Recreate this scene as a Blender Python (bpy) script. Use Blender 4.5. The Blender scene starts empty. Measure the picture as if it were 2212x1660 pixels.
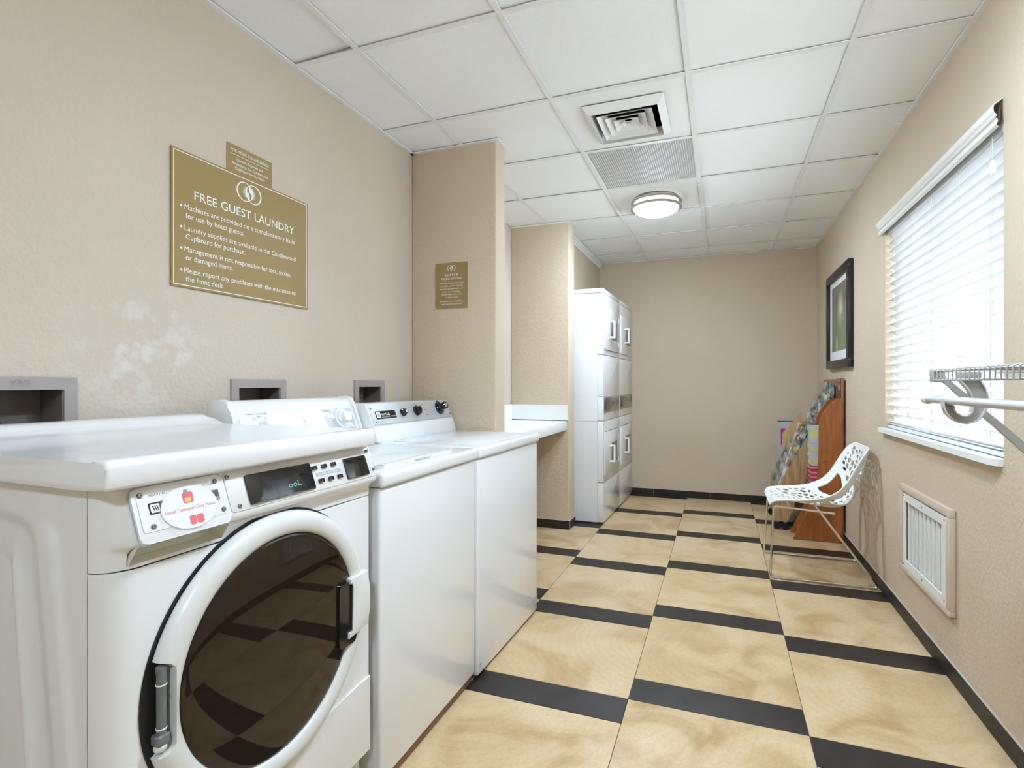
import bpy, bmesh, math, random
import numpy as np
from mathutils import Vector, Matrix
random.seed(7)
SC = bpy.context.scene
COL = SC.collection
PI = math.pi

# ------------------------------------------------------------------ camera
CAM_H, YAW, FPX, CX, CY = 1.1915, 0.3505, 1142.07, 1139.89, 829.28
cam_d = bpy.data.cameras.new('camera')
cam = bpy.data.objects.new('camera', cam_d)
COL.objects.link(cam)
cam.location = (0, 0, CAM_H)
cam.rotation_euler = (PI / 2, 0, YAW)
cam_d.sensor_width = 36.0
cam_d.sensor_fit = 'HORIZONTAL'
cam_d.lens = FPX / 2212 * 36
cam_d.shift_x = -(CX - 1106) / 2212
cam_d.shift_y = (CY - 830) / 2212
cam_d.clip_start = 0.02
SC.camera = cam

# ------------------------------------------------------------------ world, light, exposure
WORLD_STRENGTH = 9.5
LAMP_STRENGTH = 105.0
world = bpy.data.worlds.new('overcast_sky')
SC.world = world
world.use_nodes = True
bg = world.node_tree.nodes['Background']
bg.inputs[0].default_value = (0.76, 0.89, 1.02, 1)
bg.inputs[1].default_value = WORLD_STRENGTH
pl = bpy.data.lights.new('window_portal', 'AREA')
pl.shape = 'RECTANGLE'; pl.size = 1.32; pl.size_y = 1.10
pl.cycles.is_portal = True
po = bpy.data.objects.new('window_portal', pl); COL.objects.link(po)
po.location = (1.03, 2.836, 1.50); po.rotation_euler = (PI / 2, 0, PI / 2)
SC.view_settings.view_transform = 'Standard'
SC.view_settings.look = 'None'
SC.view_settings.gamma = 1.0
SC.view_settings.use_curve_mapping = False
SC.view_settings.exposure = 0.60
SC.cycles.use_denoising = True
SC.cycles.use_adaptive_sampling = True
SC.cycles.adaptive_threshold = 0.09
SC.cycles.adaptive_min_samples = 12
SC.cycles.use_light_tree = False
SC.cycles.max_bounces = 6
SC.cycles.diffuse_bounces = 5
SC.cycles.glossy_bounces = 3
SC.cycles.transparent_max_bounces = 8
SC.cycles.sample_clamp_indirect = 8.0
SC.cycles.caustics_reflective = False
SC.cycles.caustics_refractive = False

# ------------------------------------------------------------------ room numbers
XL, XR, YB, YF, ZC = -1.675, 0.872, 5.760, -2.60, 2.512
FIN1 = (2.635, 2.765, -1.148)
FIN2 = (4.165, 4.335, -1.165)

# ------------------------------------------------------------------ materials
MATS = {}
def mat(name, color=(.8, .8, .8), rough=.5, metal=0.0, spec=.5, coat=0.0, emit=None, estr=0.0, bump=None, alpha=None):
    m = bpy.data.materials.new(name); m.use_nodes = True
    nt = m.node_tree; b = nt.nodes['Principled BSDF']
    b.inputs['Base Color'].default_value = (*color, 1)
    b.inputs['Roughness'].default_value = rough
    b.inputs['Metallic'].default_value = metal
    b.inputs['Specular IOR Level'].default_value = spec
    b.inputs['Coat Weight'].default_value = coat
    b.inputs['Coat Roughness'].default_value = .06
    if emit:
        b.inputs['Emission Color'].default_value = (*emit, 1); b.inputs['Emission Strength'].default_value = estr
    if bump:
        sc, st, dist = bump
        tc = nt.nodes.new('ShaderNodeTexCoord'); nz = nt.nodes.new('ShaderNodeTexNoise'); bp = nt.nodes.new('ShaderNodeBump')
        nz.inputs['Scale'].default_value = sc; nz.inputs['Detail'].default_value = 1
        bp.inputs['Strength'].default_value = st; bp.inputs['Distance'].default_value = dist
        nt.links.new(tc.outputs['Object'], nz.inputs['Vector']); nt.links.new(nz.outputs[0], bp.inputs['Height'])
        nt.links.new(bp.outputs[0], b.inputs['Normal'])
    if alpha is not None: b.inputs['Alpha'].default_value = alpha
    MATS[name] = m
    return m
def ramp(nt, stops):
    r = nt.nodes.new('ShaderNodeValToRGB'); e = r.color_ramp.elements
    while len(e) < len(stops): e.new(.5)
    for el, (p, c) in zip(e, stops): el.position = p; el.color = (*c, 1)
    return r

def wall_mat(name, c1, c2, scuff=False):
    m = mat(name, c1, .75, spec=.25)
    nt = m.node_tree; b = nt.nodes['Principled BSDF']; L = nt.links.new
    tc = nt.nodes.new('ShaderNodeTexCoord')
    n1 = nt.nodes.new('ShaderNodeTexNoise'); n1.inputs['Scale'].default_value = 1.6; n1.inputs['Detail'].default_value = 2
    r = ramp(nt, [(.3, c1), (.75, c2)])
    L(tc.outputs['Object'], n1.inputs['Vector']); L(n1.outputs[0], r.inputs[0])
    out = r.outputs[0]
    if scuff:   # pale, patchy repaint above the first machine
        mp = nt.nodes.new('ShaderNodeVectorMath'); mp.operation = 'DISTANCE'; mp.inputs[1].default_value = (XL, 1.14, 1.29)
        L(tc.outputs['Object'], mp.inputs[0])
        r2 = ramp(nt, [(.06, (1, 1, 1)), (.26, (0, 0, 0))]); L(mp.outputs['Value'], r2.inputs[0])
        n3 = nt.nodes.new('ShaderNodeTexNoise'); n3.inputs['Scale'].default_value = 14; n3.inputs['Detail'].default_value = 5
        r3 = ramp(nt, [(.5, (0, 0, 0)), (.62, (1, 1, 1))]); L(tc.outputs['Object'], n3.inputs['Vector']); L(n3.outputs[0], r3.inputs[0])
        mu = nt.nodes.new('ShaderNodeMath'); mu.operation = 'MULTIPLY'; L(r2.outputs[0], mu.inputs[0]); L(r3.outputs[0], mu.inputs[1])
        mu2 = nt.nodes.new('ShaderNodeMath'); mu2.operation = 'MULTIPLY'; L(mu.outputs[0], mu2.inputs[0]); mu2.inputs[1].default_value = .45
        mx = nt.nodes.new('ShaderNodeMixRGB'); mx.inputs[2].default_value = (.74, .74, .72, 1)
        L(mu2.outputs[0], mx.inputs[0]); L(out, mx.inputs[1]); out = mx.outputs[0]
    L(out, b.inputs['Base Color'])
    n2 = nt.nodes.new('ShaderNodeTexNoise'); n2.inputs['Scale'].default_value = 130; n2.inputs['Detail'].default_value = 1
    n4 = nt.nodes.new('ShaderNodeTexVoronoi'); n4.inputs['Scale'].default_value = 60
    ad = nt.nodes.new('ShaderNodeMath'); ad.operation = 'ADD'
    bp = nt.nodes.new('ShaderNodeBump'); bp.inputs['Strength'].default_value = .35; bp.inputs['Distance'].default_value = .004
    L(tc.outputs['Object'], n2.inputs['Vector']); L(tc.outputs['Object'], n4.inputs['Vector'])
    L(n2.outputs[0], ad.inputs[0]); L(n4.outputs[0], ad.inputs[1]); L(ad.outputs[0], bp.inputs['Height']); L(bp.outputs[0], b.inputs['Normal'])
    return m

def tile_mat(name, light, mid, dark, rough):
    m = mat(name, mid, rough, spec=.45)
    nt = m.node_tree; b = nt.nodes['Principled BSDF']; L = nt.links.new
    tc = nt.nodes.new('ShaderNodeTexCoord'); oi = nt.nodes.new('ShaderNodeObjectInfo')
    cb = nt.nodes.new('ShaderNodeCombineXYZ')
    m1 = nt.nodes.new('ShaderNodeMath'); m1.operation = 'MULTIPLY_ADD'; m1.inputs[1].default_value = .9; m1.inputs[2].default_value = -.45
    m2 = nt.nodes.new('ShaderNodeMath'); m2.operation = 'MULTIPLY'; m2.inputs[1].default_value = 37.7
    m3 = nt.nodes.new('ShaderNodeMath'); m3.operation = 'FRACT'
    m4 = nt.nodes.new('ShaderNodeMath'); m4.operation = 'MULTIPLY_ADD'; m4.inputs[1].default_value = .8; m4.inputs[2].default_value = -.4
    m5 = nt.nodes.new('ShaderNodeMath'); m5.operation = 'MULTIPLY'; m5.inputs[1].default_value = 91.3
    L(oi.outputs['Random'], m1.inputs[0]); L(oi.outputs['Random'], m2.inputs[0]); L(m2.outputs[0], m3.inputs[0]); L(m3.outputs[0], m4.inputs[0])
    L(oi.outputs['Random'], m5.inputs[0])
    L(m1.outputs[0], cb.inputs[0]); L(m4.outputs[0], cb.inputs[1]); L(m5.outputs[0], cb.inputs[2])
    ad = nt.nodes.new('ShaderNodeVectorMath'); ad.operation = 'ADD'; L(tc.outputs['Object'], ad.inputs[0]); L(cb.outputs[0], ad.inputs[1])
    # growth rings around a knot that falls at a different spot on each piece
    wv = nt.nodes.new('ShaderNodeTexWave'); wv.wave_type = 'RINGS'; wv.rings_direction = 'Z'
    wv.inputs['Scale'].default_value = 9; wv.inputs['Distortion'].default_value = 5.5; wv.inputs['Detail'].default_value = 3; wv.inputs['Detail Scale'].default_value = .55
    sp = nt.nodes.new('ShaderNodeSeparateXYZ'); L(ad.outputs[0], sp.inputs[0])
    c2 = nt.nodes.new('ShaderNodeCombineXYZ'); L(sp.outputs[0], c2.inputs[0]); L(sp.outputs[1], c2.inputs[1]); c2.inputs[2].default_value = 0
    L(c2.outputs[0], wv.inputs['Vector'])
    nz = nt.nodes.new('ShaderNodeTexNoise'); nz.inputs['Scale'].default_value = 3.2; nz.inputs['Detail'].default_value = 4; nz.inputs['Distortion'].default_value = 1.2
    L(ad.outputs[0], nz.inputs['Vector'])
    fg = nt.nodes.new('ShaderNodeTexNoise'); fg.inputs['Scale'].default_value = 90; fg.inputs['Detail'].default_value = 2; L(ad.outputs[0], fg.inputs['Vector'])
    r1 = ramp(nt, [(.32, dark), (.5, mid), (.68, light)]); L(nz.outputs[0], r1.inputs[0])
    mx = nt.nodes.new('ShaderNodeMixRGB'); mx.blend_type = 'MULTIPLY'; mx.inputs[0].default_value = .11
    r2 = ramp(nt, [(.0, (.68, .6, .5)), (.45, (1, 1, 1))]); L(wv.outputs[0], r2.inputs[0])
    L(r1.outputs[0], mx.inputs[1]); L(r2.outputs[0], mx.inputs[2])
    mx2 = nt.nodes.new('ShaderNodeMixRGB'); mx2.blend_type = 'MULTIPLY'; mx2.inputs[0].default_value = .25
    L(mx.outputs[0], mx2.inputs[1]); L(fg.outputs[0], mx2.inputs[2])
    L(mx2.outputs[0], b.inputs['Base Color'])
    bp = nt.nodes.new('ShaderNodeBump'); bp.inputs['Strength'].default_value = .06; bp.inputs['Distance'].default_value = .001
    L(fg.outputs[0], bp.inputs['Height']); L(bp.outputs[0], b.inputs['Normal'])
    return m

def wood_mat(name, c1, c2, scale, axis, rough=.4, stretch=14):
    m = mat(name, c1, rough, coat=.15)
    nt = m.node_tree; b = nt.nodes['Principled BSDF']; L = nt.links.new
    tc = nt.nodes.new('ShaderNodeTexCoord'); mp = nt.nodes.new('ShaderNodeMapping')
    s = [stretch, stretch, stretch]; s[axis] = 1.0
    mp.inputs['Scale'].default_value = s
    nz = nt.nodes.new('ShaderNodeTexNoise'); nz.inputs['Scale'].default_value = scale; nz.inputs['Detail'].default_value = 5; nz.inputs['Distortion'].default_value = .6
    r = ramp(nt, [(.3, c2), (.62, c1)])
    L(tc.outputs['Object'], mp.inputs[0]); L(mp.outputs[0], nz.inputs['Vector']); L(nz.outputs[0], r.inputs[0]); L(r.outputs[0], b.inputs['Base Color'])
    return m

def see_through(name, tint, mixf, rough=.03):
    m = bpy.data.materials.new(name); m.use_nodes = True; nt = m.node_tree; nt.nodes.clear()
    o = nt.nodes.new('ShaderNodeOutputMaterial'); mx = nt.nodes.new('ShaderNodeMixShader')
    t = nt.nodes.new('ShaderNodeBsdfTransparent'); g = nt.nodes.new('ShaderNodeBsdfPrincipled')
    t.inputs[0].default_value = (*tint, 1); g.inputs['Base Color'].default_value = (.9, .92, .95, 1); g.inputs['Roughness'].default_value = rough
    mx.inputs[0].default_value = mixf
    nt.links.new(t.outputs[0], mx.inputs[1]); nt.links.new(g.outputs[0], mx.inputs[2]); nt.links.new(mx.outputs[0], o.inputs[0])
    MATS[name] = m
    return m

wall_mat('wall_paint', (.590, .487, .362), (.620, .517, .392))
wall_mat('wall_paint_daylit', (.575, .50, .41), (.605, .53, .44), True)  # cooler copy of the wall paint, daylight tint put into its colour
mat('ceiling_tile', (.92, .93, .94), .9, spec=.1, bump=(260, .5, .002))
mat('grid_white', (.84, .84, .84), .45)
mat('trim_white', (.82, .82, .80), .45)
mat('black_void', (.01, .01, .01), .9)
tile_mat('tile_beige', (.77, .595, .365), (.70, .515, .29), (.54, .36, .175), .30)
tile_mat('tile_dark', (.042, .032, .026), (.028, .021, .017), (.018, .013, .011), .48)
mat('grout', (.12, .095, .07), .9)
mat('grout_light', (.5, .45, .38), .9)
mat('enamel', (.82, .835, .85), .22, coat=.4)
mat('enamel_soft', (.80, .815, .83), .33)
mat('plastic_white', (.80, .81, .80), .35)
mat('plastic_ivory', (.76, .75, .68), .4)
mat('door_ring', (.72, .735, .71), .3)
mat('black_rubber', (.012, .012, .013), .5)
mat('black_gloss', (.008, .008, .009), .08, coat=.5)
mat('door_glass', (.020, .012, .007), .02, spec=.5)
mat('grey_plastic', (.16, .17, .18), .4)
mat('aluminium', (.80, .80, .79), .35, metal=.15)
mat('aluminium_panel', (.55, .58, .60), .35, metal=.35)
mat('chrome', (.78, .78, .78), .08, metal=1.0)
mat('steel_dark', (.25, .25, .25), .3, metal=1.0)
mat('nickel', (.55, .52, .47), .28, metal=1.0)
mat('coin_steel', (.42, .39, .35), .35, metal=.8)
mat('dryer_glass', (.17, .155, .13), .12)
mat('print_dark', (.05, .05, .055), .6)
mat('print_blue', (.12, .27, .5), .6)
mat('print_grey', (.42, .46, .48), .6)
mat('print_lightgrey', (.56, .61, .63), .5)
mat('print_white', (.86, .86, .84), .5)
mat('print_red', (.75, .06, .10), .5)
mat('print_orange', (.85, .22, .04), .5)
mat('print_yellow', (.85, .55, .05), .5)
mat('print_green', (.08, .35, .12), .5)
mat('lcd_green', (.15, .45, .38), .5)
mat('sign_gold', (.32, .225, .085), .42, spec=.4)
mat('sign_gold_dark', (.31, .215, .085), .45, spec=.4)
mat('box_grey', (.36, .325, .31), .5)
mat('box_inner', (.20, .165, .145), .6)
mat('hose_grey', (.40, .40, .40), .4)
mat('tape_blue', (.03, .10, .25), .5)
mat('counter_white', (.83, .84, .83), .35)
mat('frame_black', (.018, .012, .011), .35)
mat('matboard', (.78, .79, .80), .7)
mat('slat_greyed', (.55, .55, .55), .4)  # white slats greyed; the colour holds down the daylight glare on them
mat('blind_cream', (.80, .79, .75), .45)
mat('vinyl_white', (.85, .86, .86), .35)
mat('shelf_wire_backlit', (.40, .40, .385), .4)  # white coating darkened; its backlit shade is put into the colour
mat('rod_backlit', (.60, .61, .61), .3)  # white toned down likewise, backlit shade in the colour
mat('vent_white', (.78, .78, .74), .45)
mat('trim_beige', (.62, .51, .41), .55)
mat('chair_white', (.84, .84, .81), .38)
mat('kick_wood', (.24, .13, .06), .6)
mat('asphalt_lightened', (.62, .62, .61), .9)  # lightened so the paving bounces more daylight up to the ceiling
mat('sidewalk', (.62, .61, .58), .9)
mat('stucco', (.70, .66, .60), .9)
mat('brick_red', (.42, .13, .10), .9)
mat('far_glass', (.12, .16, .20), .2)
mat('glass_lit', (1, .97, .90), .4, emit=(.74, .90, 1.08), estr=LAMP_STRENGTH)
mat('glass_side', (1, .97, .90), .4, emit=(.95, .95, .86), estr=1.6)
wood_mat('cherry', (.40, .135, .035), (.29, .085, .02), 3.0, 2)
wood_mat('oak', (.47, .30, .145), (.28, .155, .06), 3.4, 2, .45, 24)
wood_mat('oak_light', (.56, .38, .20), (.46, .29, .14), 2.0, 2, .45, 18)
see_through('window_glass', (.97, .98, .98), .04)
see_through('acrylic', (.97, .98, .98), .02)
see_through('film', (.97, .97, .97), .13, .15)
def art_mat():
    m = mat('art_print', (.2, .19, .15), .45)
    nt = m.node_tree; b = nt.nodes['Principled BSDF']; L = nt.links.new
    tc = nt.nodes.new('ShaderNodeTexCoord'); sp = nt.nodes.new('ShaderNodeSeparateXYZ'); L(tc.outputs['Generated'], sp.inputs[0])
    base = ramp(nt, [(.0, (.20, .19, .12)), (.45, (.19, .22, .13)), (.75, (.17, .15, .12)), (1, (.20, .18, .16))]); L(sp.outputs[2], base.inputs[0])
    cur = base.outputs[0]
    for (py, pz, rad, sy, col, k) in ((.40, .62, .32, 1.5, (.80, .74, .60), 1.0), (.66, .09, .15, 1.4, (.68, .64, .36), .95)):
        mp = nt.nodes.new('ShaderNodeMapping'); mp.inputs['Location'].default_value = (0, -py * sy, -pz); mp.inputs['Scale'].default_value = (0, sy, 1)
        L(tc.outputs['Generated'], mp.inputs[0])
        ln = nt.nodes.new('ShaderNodeVectorMath'); ln.operation = 'LENGTH'; L(mp.outputs[0], ln.inputs[0])
        rr = ramp(nt, [(0, (k, k, k)), (rad * .4, (k * .45,) * 3), (rad, (0, 0, 0))]); L(ln.outputs['Value'], rr.inputs[0])
        mx = nt.nodes.new('ShaderNodeMixRGB'); mx.inputs[2].default_value = (*col, 1)
        L(rr.outputs[0], mx.inputs[0]); L(cur, mx.inputs[1]); cur = mx.outputs[0]
    wv = nt.nodes.new('ShaderNodeMapping'); wv.inputs['Location'].default_value = (0, -.30 * 1.0, 0); wv.inputs['Scale'].default_value = (0, 1, 0); L(tc.outputs['Generated'], wv.inputs[0])
    ln = nt.nodes.new('ShaderNodeVectorMath'); ln.operation = 'LENGTH'; L(wv.outputs[0], ln.inputs[0])
    rr = ramp(nt, [(0, (.5, .5, .5)), (.28, (0, 0, 0))]); L(ln.outputs['Value'], rr.inputs[0])
    lt = nt.nodes.new('ShaderNodeMath'); lt.operation = 'LESS_THAN'; lt.inputs[1].default_value = .55; L(sp.outputs[2], lt.inputs[0])
    mu = nt.nodes.new('ShaderNodeMath'); mu.operation = 'MULTIPLY'; L(lt.outputs[0], mu.inputs[0]); L(rr.outputs[0], mu.inputs[1])
    mx = nt.nodes.new('ShaderNodeMixRGB'); mx.inputs[2].default_value = (.20, .30, .15, 1); L(mu.outputs[0], mx.inputs[0]); L(cur, mx.inputs[1])
    L(mx.outputs[0], b.inputs['Base Color'])
art_mat()
def cover_mat(name, c1, c2, c3):
    m = mat(name, c1, .35)
    nt = m.node_tree; b = nt.nodes['Principled BSDF']; L = nt.links.new
    tc = nt.nodes.new('ShaderNodeTexCoord'); sp = nt.nodes.new('ShaderNodeSeparateXYZ'); L(tc.outputs['Generated'], sp.inputs[0])
    oi = nt.nodes.new('ShaderNodeObjectInfo')
    r = ramp(nt, [(.0, c1), (.42, c2), (.66, c1), (.82, c3)]); r.color_ramp.interpolation = 'CONSTANT'
    nz = nt.nodes.new('ShaderNodeTexNoise'); nz.inputs['Scale'].default_value = 5; nz.noise_dimensions = '4D'
    L(tc.outputs['Generated'], nz.inputs['Vector']); L(oi.outputs['Random'], nz.inputs['W'])
    ad = nt.nodes.new('ShaderNodeMath'); ad.operation = 'MULTIPLY_ADD'; ad.inputs[1].default_value = .35; L(nz.outputs[0], ad.inputs[0])
    sb = nt.nodes.new('ShaderNodeMath'); sb.operation = 'SUBTRACT'; sb.inputs[1].default_value = .17; L(sp.outputs[2], sb.inputs[0]); L(sb.outputs[0], ad.inputs[2])
    L(ad.outputs[0], r.inputs[0]); L(r.outputs[0], b.inputs['Base Color'])
COVERS = [('slate blue', (.10, .16, .24), (.45, .50, .52), (.06, .08, .12)), ('white', (.62, .62, .60), (.30, .34, .40), (.70, .70, .66)),
          ('dark grey', (.07, .075, .08), (.30, .30, .28), (.14, .14, .15)), ('yellow topped', (.20, .17, .15), (.34, .28, .20), (.62, .45, .04)),
          ('tan', (.34, .27, .20), (.20, .16, .13), (.48, .42, .34)), ('teal', (.06, .16, .19), (.35, .42, .42), (.08, .22, .26)),
          ('maroon', (.28, .06, .07), (.45, .40, .36), (.36, .10, .10)), ('pale green', (.33, .38, .30), (.16, .22, .18), (.45, .48, .40))]
for n, a, b_, c in COVERS: cover_mat('cover ' + n, a, b_, c)

# ------------------------------------------------------------------ lettering (converted once, up front)
SIGN1 = [('FREE GUEST LAUNDRY', 1.289, 1.732, 1.812, .031), ('Machines are provided on a complimentary basis', 1.254, 1.734, 1.7715, .0185),
         ('for use by hotel guests.', 1.258, 1.487, 1.742, .0185), ('Laundry supplies are available in the Candlewood', 1.254, 1.740, 1.701, .0185),
         ('Cupboard for purchase.', 1.258, 1.492, 1.6725, .0185), ('Management is not responsible for lost, stolen,', 1.254, 1.716, 1.631, .0185),
         ('or damaged items.', 1.258, 1.438, 1.603, .0185), ('Please report any problems with the machines to', 1.253, 1.740, 1.560, .0185),
         ('the front desk.', 1.258, 1.401, 1.532, .0185)]
SIGN2 = [('FOR YOUR CONVENIENCE', 1.432, 1.603, 2.040, .0115), ('Laundry Supplies are', 1.457, 1.574, 2.0115, .0105),
         ('Available in the Candlewood', 1.436, 1.597, 1.994, .0105), ('Cupboard for Purchase', 1.450, 1.583, 1.9775, .0105)]
SIGN3 = [('SAFETY &', -1.456, -1.374, 1.7935, .0125), ('PRECAUTIONS:', -1.481, -1.348, 1.7735, .0125), ('Medicine, laundry detergent', -1.489, -1.341, 1.7515, .0085),
         ('& toiletry packs may be', -1.483, -1.348, 1.735, .0085), ('harmful if swallowed and', -1.487, -1.345, 1.719, .0085), ('cause eye irritation.', -1.472, -1.359, 1.703, .0085),
         ('Please keep them out', -1.478, -1.354, 1.688, .0085), ("of child's reach.", -1.459, -1.371, 1.6715, .0085), ('If incident occurs, please', -1.486, -1.346, 1.6495, .0085),
         ('seek medical attention.', -1.481, -1.349, 1.6345, .0085)]
OTHER = ['HEAVY DUTY HIGH EFFICIENCY WASHER', 'W', 'WASHER', 'Liquid Detergent Only Please', 'FABRIC SETTINGS', 'WASH / ', 'RINSE', ' TEMP', 'EXTRA RINSE', 'HOT', 'COLD', 'WARM', 'ON', 'OFF',
         'NORMAL', 'DELICATE', 'HEAVY DUTY', 'PERMANENT PRESS', 'SPIN', 'RINSE & SPIN', 'MAYTAG', 'COMMERCIAL', 'WATER-TITE', 'IPS CORPORATION', 'WHITES', 'COLORS', 'BRIGHT', 'PERM PRESS', 'DELICATES', 'WASH', 'FINAL SPIN', 'LID LOCK', 'START', 'NOW', 'ooL']
TXT = {}
def bake_text():
    strs = [t[0] for t in SIGN1 + SIGN2 + SIGN3] + OTHER
    tmp = []
    for s in dict.fromkeys(strs):
        cu = bpy.data.curves.new('t', 'FONT'); cu.body = s; cu.size = 1.0; cu.resolution_u = 3
        o = bpy.data.objects.new('t', cu); COL.objects.link(o); tmp.append((s, o, cu))
    dg = bpy.context.evaluated_depsgraph_get()
    for s, o, cu in tmp:
        me = bpy.data.meshes.new_from_object(o.evaluated_get(dg))
        v = np.array([x.co[:2] for x in me.vertices]); f = [list(p.vertices) for p in me.polygons]
        v[:, 0] -= v[:, 0].min()
        TXT[s] = (v, f); bpy.data.meshes.remove(me)
    for s, o, cu in tmp:
        bpy.data.objects.remove(o); bpy.data.curves.remove(cu)
bake_text()

# ------------------------------------------------------------------ builders
ORG = {}
def finish(me, m, smooth=None):
    if m: me.materials.append(MATS[m] if isinstance(m, str) else m)
    if smooth:
        me.shade_smooth(); me.set_sharp_from_angle(angle=math.radians(smooth))
def link(name, me, parent=None):
    o = bpy.data.objects.new(name, me); COL.objects.link(o)
    if parent is not None:
        o.parent = parent; ORG[o] = ORG.get(parent, Vector())
    return o
def mk(name, V, F, m, parent=None, smooth=None):
    org = ORG.get(parent, Vector()) if parent is not None else Vector()
    me = bpy.data.meshes.new(name)
    me.from_pydata([tuple(Vector(v) - org) for v in V], [], F); me.update()
    finish(me, m, smooth)
    return link(name, me, parent)
def mkbm(name, bm, m, parent=None, smooth=None):
    org = ORG.get(parent, Vector()) if parent is not None else Vector()
    if org.length: bmesh.ops.translate(bm, vec=-org, verts=bm.verts)
    bmesh.ops.recalc_face_normals(bm, faces=bm.faces)
    me = bpy.data.meshes.new(name); bm.to_mesh(me); bm.free(); finish(me, m, smooth)
    return link(name, me, parent)
def tag(o, label, cat, group=None):
    o['label'] = label; o['category'] = cat
    if group: o['group'] = group
    return o
def struct(o, label=None):
    o['kind'] = 'structure'
    if label: o['label'] = label
    return o
def thing(name, label, cat, loc=(0, 0, 0), group=None, local=False, rot=0.0):
    o = bpy.data.objects.new(name, None); COL.objects.link(o); o.empty_display_size = .05
    o.location = loc; o.rotation_euler = (0, 0, rot)
    ORG[o] = Vector() if local else Vector(loc)
    return tag(o, label, cat, group)
def copy_tree(o, parent=None):
    c = o.copy(); COL.objects.link(c); c.parent = parent
    for ch in list(o.children): copy_tree(ch, c)
    return c

class MB:
    """collects shapes into one mesh"""
    def __init__(s): s.V = []; s.F = []
    def add(s, V, F):
        n = len(s.V); s.V += [tuple(v) for v in V]; s.F += [[i + n for i in f] for f in F]; return s
    def box(s, x0, x1, y0, y1, z0, z1):
        return s.add([(x0, y0, z0), (x1, y0, z0), (x1, y1, z0), (x0, y1, z0), (x0, y0, z1), (x1, y0, z1), (x1, y1, z1), (x0, y1, z1)],
                     [[0, 3, 2, 1], [4, 5, 6, 7], [0, 1, 5, 4], [1, 2, 6, 5], [2, 3, 7, 6], [3, 0, 4, 7]])
    def build(s, name, m, parent=None, smooth=None): return mk(name, s.V, s.F, m, parent, smooth)
def box(name, b, m, parent=None): return MB().box(*b).build(name, m, parent)
def rbox(name, b, r, m, parent=None, seg=3, axis=None):
    x0, x1, y0, y1, z0, z1 = b
    bm = bmesh.new(); bmesh.ops.create_cube(bm, size=1.0)
    for v in bm.verts: v.co = Vector(((x0 + x1) / 2 + v.co.x * (x1 - x0), (y0 + y1) / 2 + v.co.y * (y1 - y0), (z0 + z1) / 2 + v.co.z * (z1 - z0)))
    ed = list(bm.edges)
    if axis is not None: ed = [e for e in ed if abs((e.verts[0].co - e.verts[1].co).normalized()[axis]) > .9]
    bmesh.ops.bevel(bm, geom=ed, offset=r, segments=seg, profile=.5, affect='EDGES')
    return mkbm(name, bm, m, parent, 40)
def tube_vf(path, rad, seg=10, closed=False):
    P = [Vector(p) for p in path]; n = len(P); V = []; F = []
    up = None
    for i in range(n):
        a = P[i - 1] if (i > 0 or closed) else P[i]; b = P[(i + 1) % n] if (i < n - 1 or closed) else P[i]
        t = (b - a).normalized()
        if up is None:
            up = Vector((0, 0, 1)) if abs(t.z) < .9 else Vector((1, 0, 0))
            up = (up - t * up.dot(t)).normalized()
        else:
            up = up - t * up.dot(t)
            up = up.normalized() if up.length > 1e-6 else t.orthogonal().normalized()
        s = t.cross(up); r = rad[i] if isinstance(rad, (list, tuple)) else rad
        for k in range(seg):
            an = 2 * PI * k / seg; V.append(P[i] + (up * math.cos(an) + s * math.sin(an)) * r)
    m = n if closed else n - 1
    for i in range(m):
        for k in range(seg):
            a = i * seg + k; b = i * seg + (k + 1) % seg; c = ((i + 1) % n) * seg + (k + 1) % seg; d = ((i + 1) % n) * seg + k
            F.append([a, d, c, b])
    if not closed:
        F.append(list(range(seg))); F.append([(n - 1) * seg + k for k in range(seg)][::-1])
    return V, F
def tube(name, path, rad, m, parent=None, seg=10, closed=False): return mk(name, *tube_vf(path, rad, seg, closed), m, parent, 45)
def fillet(pts, r, n=6):
    P = [Vector(p) for p in pts]; out = [P[0]]
    for i in range(1, len(P) - 1):
        a = (P[i - 1] - P[i]); b = (P[i + 1] - P[i]); rr = min(r, a.length * .45, b.length * .45)
        s = P[i] + a.normalized() * rr; e = P[i] + b.normalized() * rr
        for k in range(n + 1):
            t = k / n; out.append(s * (1 - t) ** 2 + P[i] * 2 * t * (1 - t) + e * t * t)
    out.append(P[-1]); return out
class Fr:
    def __init__(s, o, x, y):
        s.o = Vector(o); s.x = Vector(x).normalized(); s.y = Vector(y).normalized(); s.z = s.x.cross(s.y)
    def p(s, a, b, c=0.0): return s.o + s.x * a + s.y * b + s.z * c
def rrect(x0, x1, y0, y1, r, n=5):
    if r <= 0: return [(x0, y0), (x1, y0), (x1, y1), (x0, y1)]
    out = []
    for cx, cy, a0 in ((x1 - r, y0 + r, -90), (x1 - r, y1 - r, 0), (x0 + r, y1 - r, 90), (x0 + r, y0 + r, 180)):
        for k in range(n + 1):
            a = math.radians(a0 + 90 * k / n); out.append((cx + r * math.cos(a), cy + r * math.sin(a)))
    return out
def ell(cx, cy, rx, ry, n=24): return [(cx + rx * math.cos(2 * PI * k / n), cy + ry * math.sin(2 * PI * k / n)) for k in range(n)]
def prism_vf(fr, pts, c0, c1):
    n = len(pts)
    V = [fr.p(a, b, c0) for a, b in pts] + [fr.p(a, b, c1) for a, b in pts]
    F = [list(range(n))[::-1], list(range(n, 2 * n))] + [[i, (i + 1) % n, n + (i + 1) % n, n + i] for i in range(n)]
    return V, F
def prism(name, fr, pts, c0, c1, m, parent=None, smooth=35): return mk(name, *prism_vf(fr, pts, c0, c1), m, parent, smooth)
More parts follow.
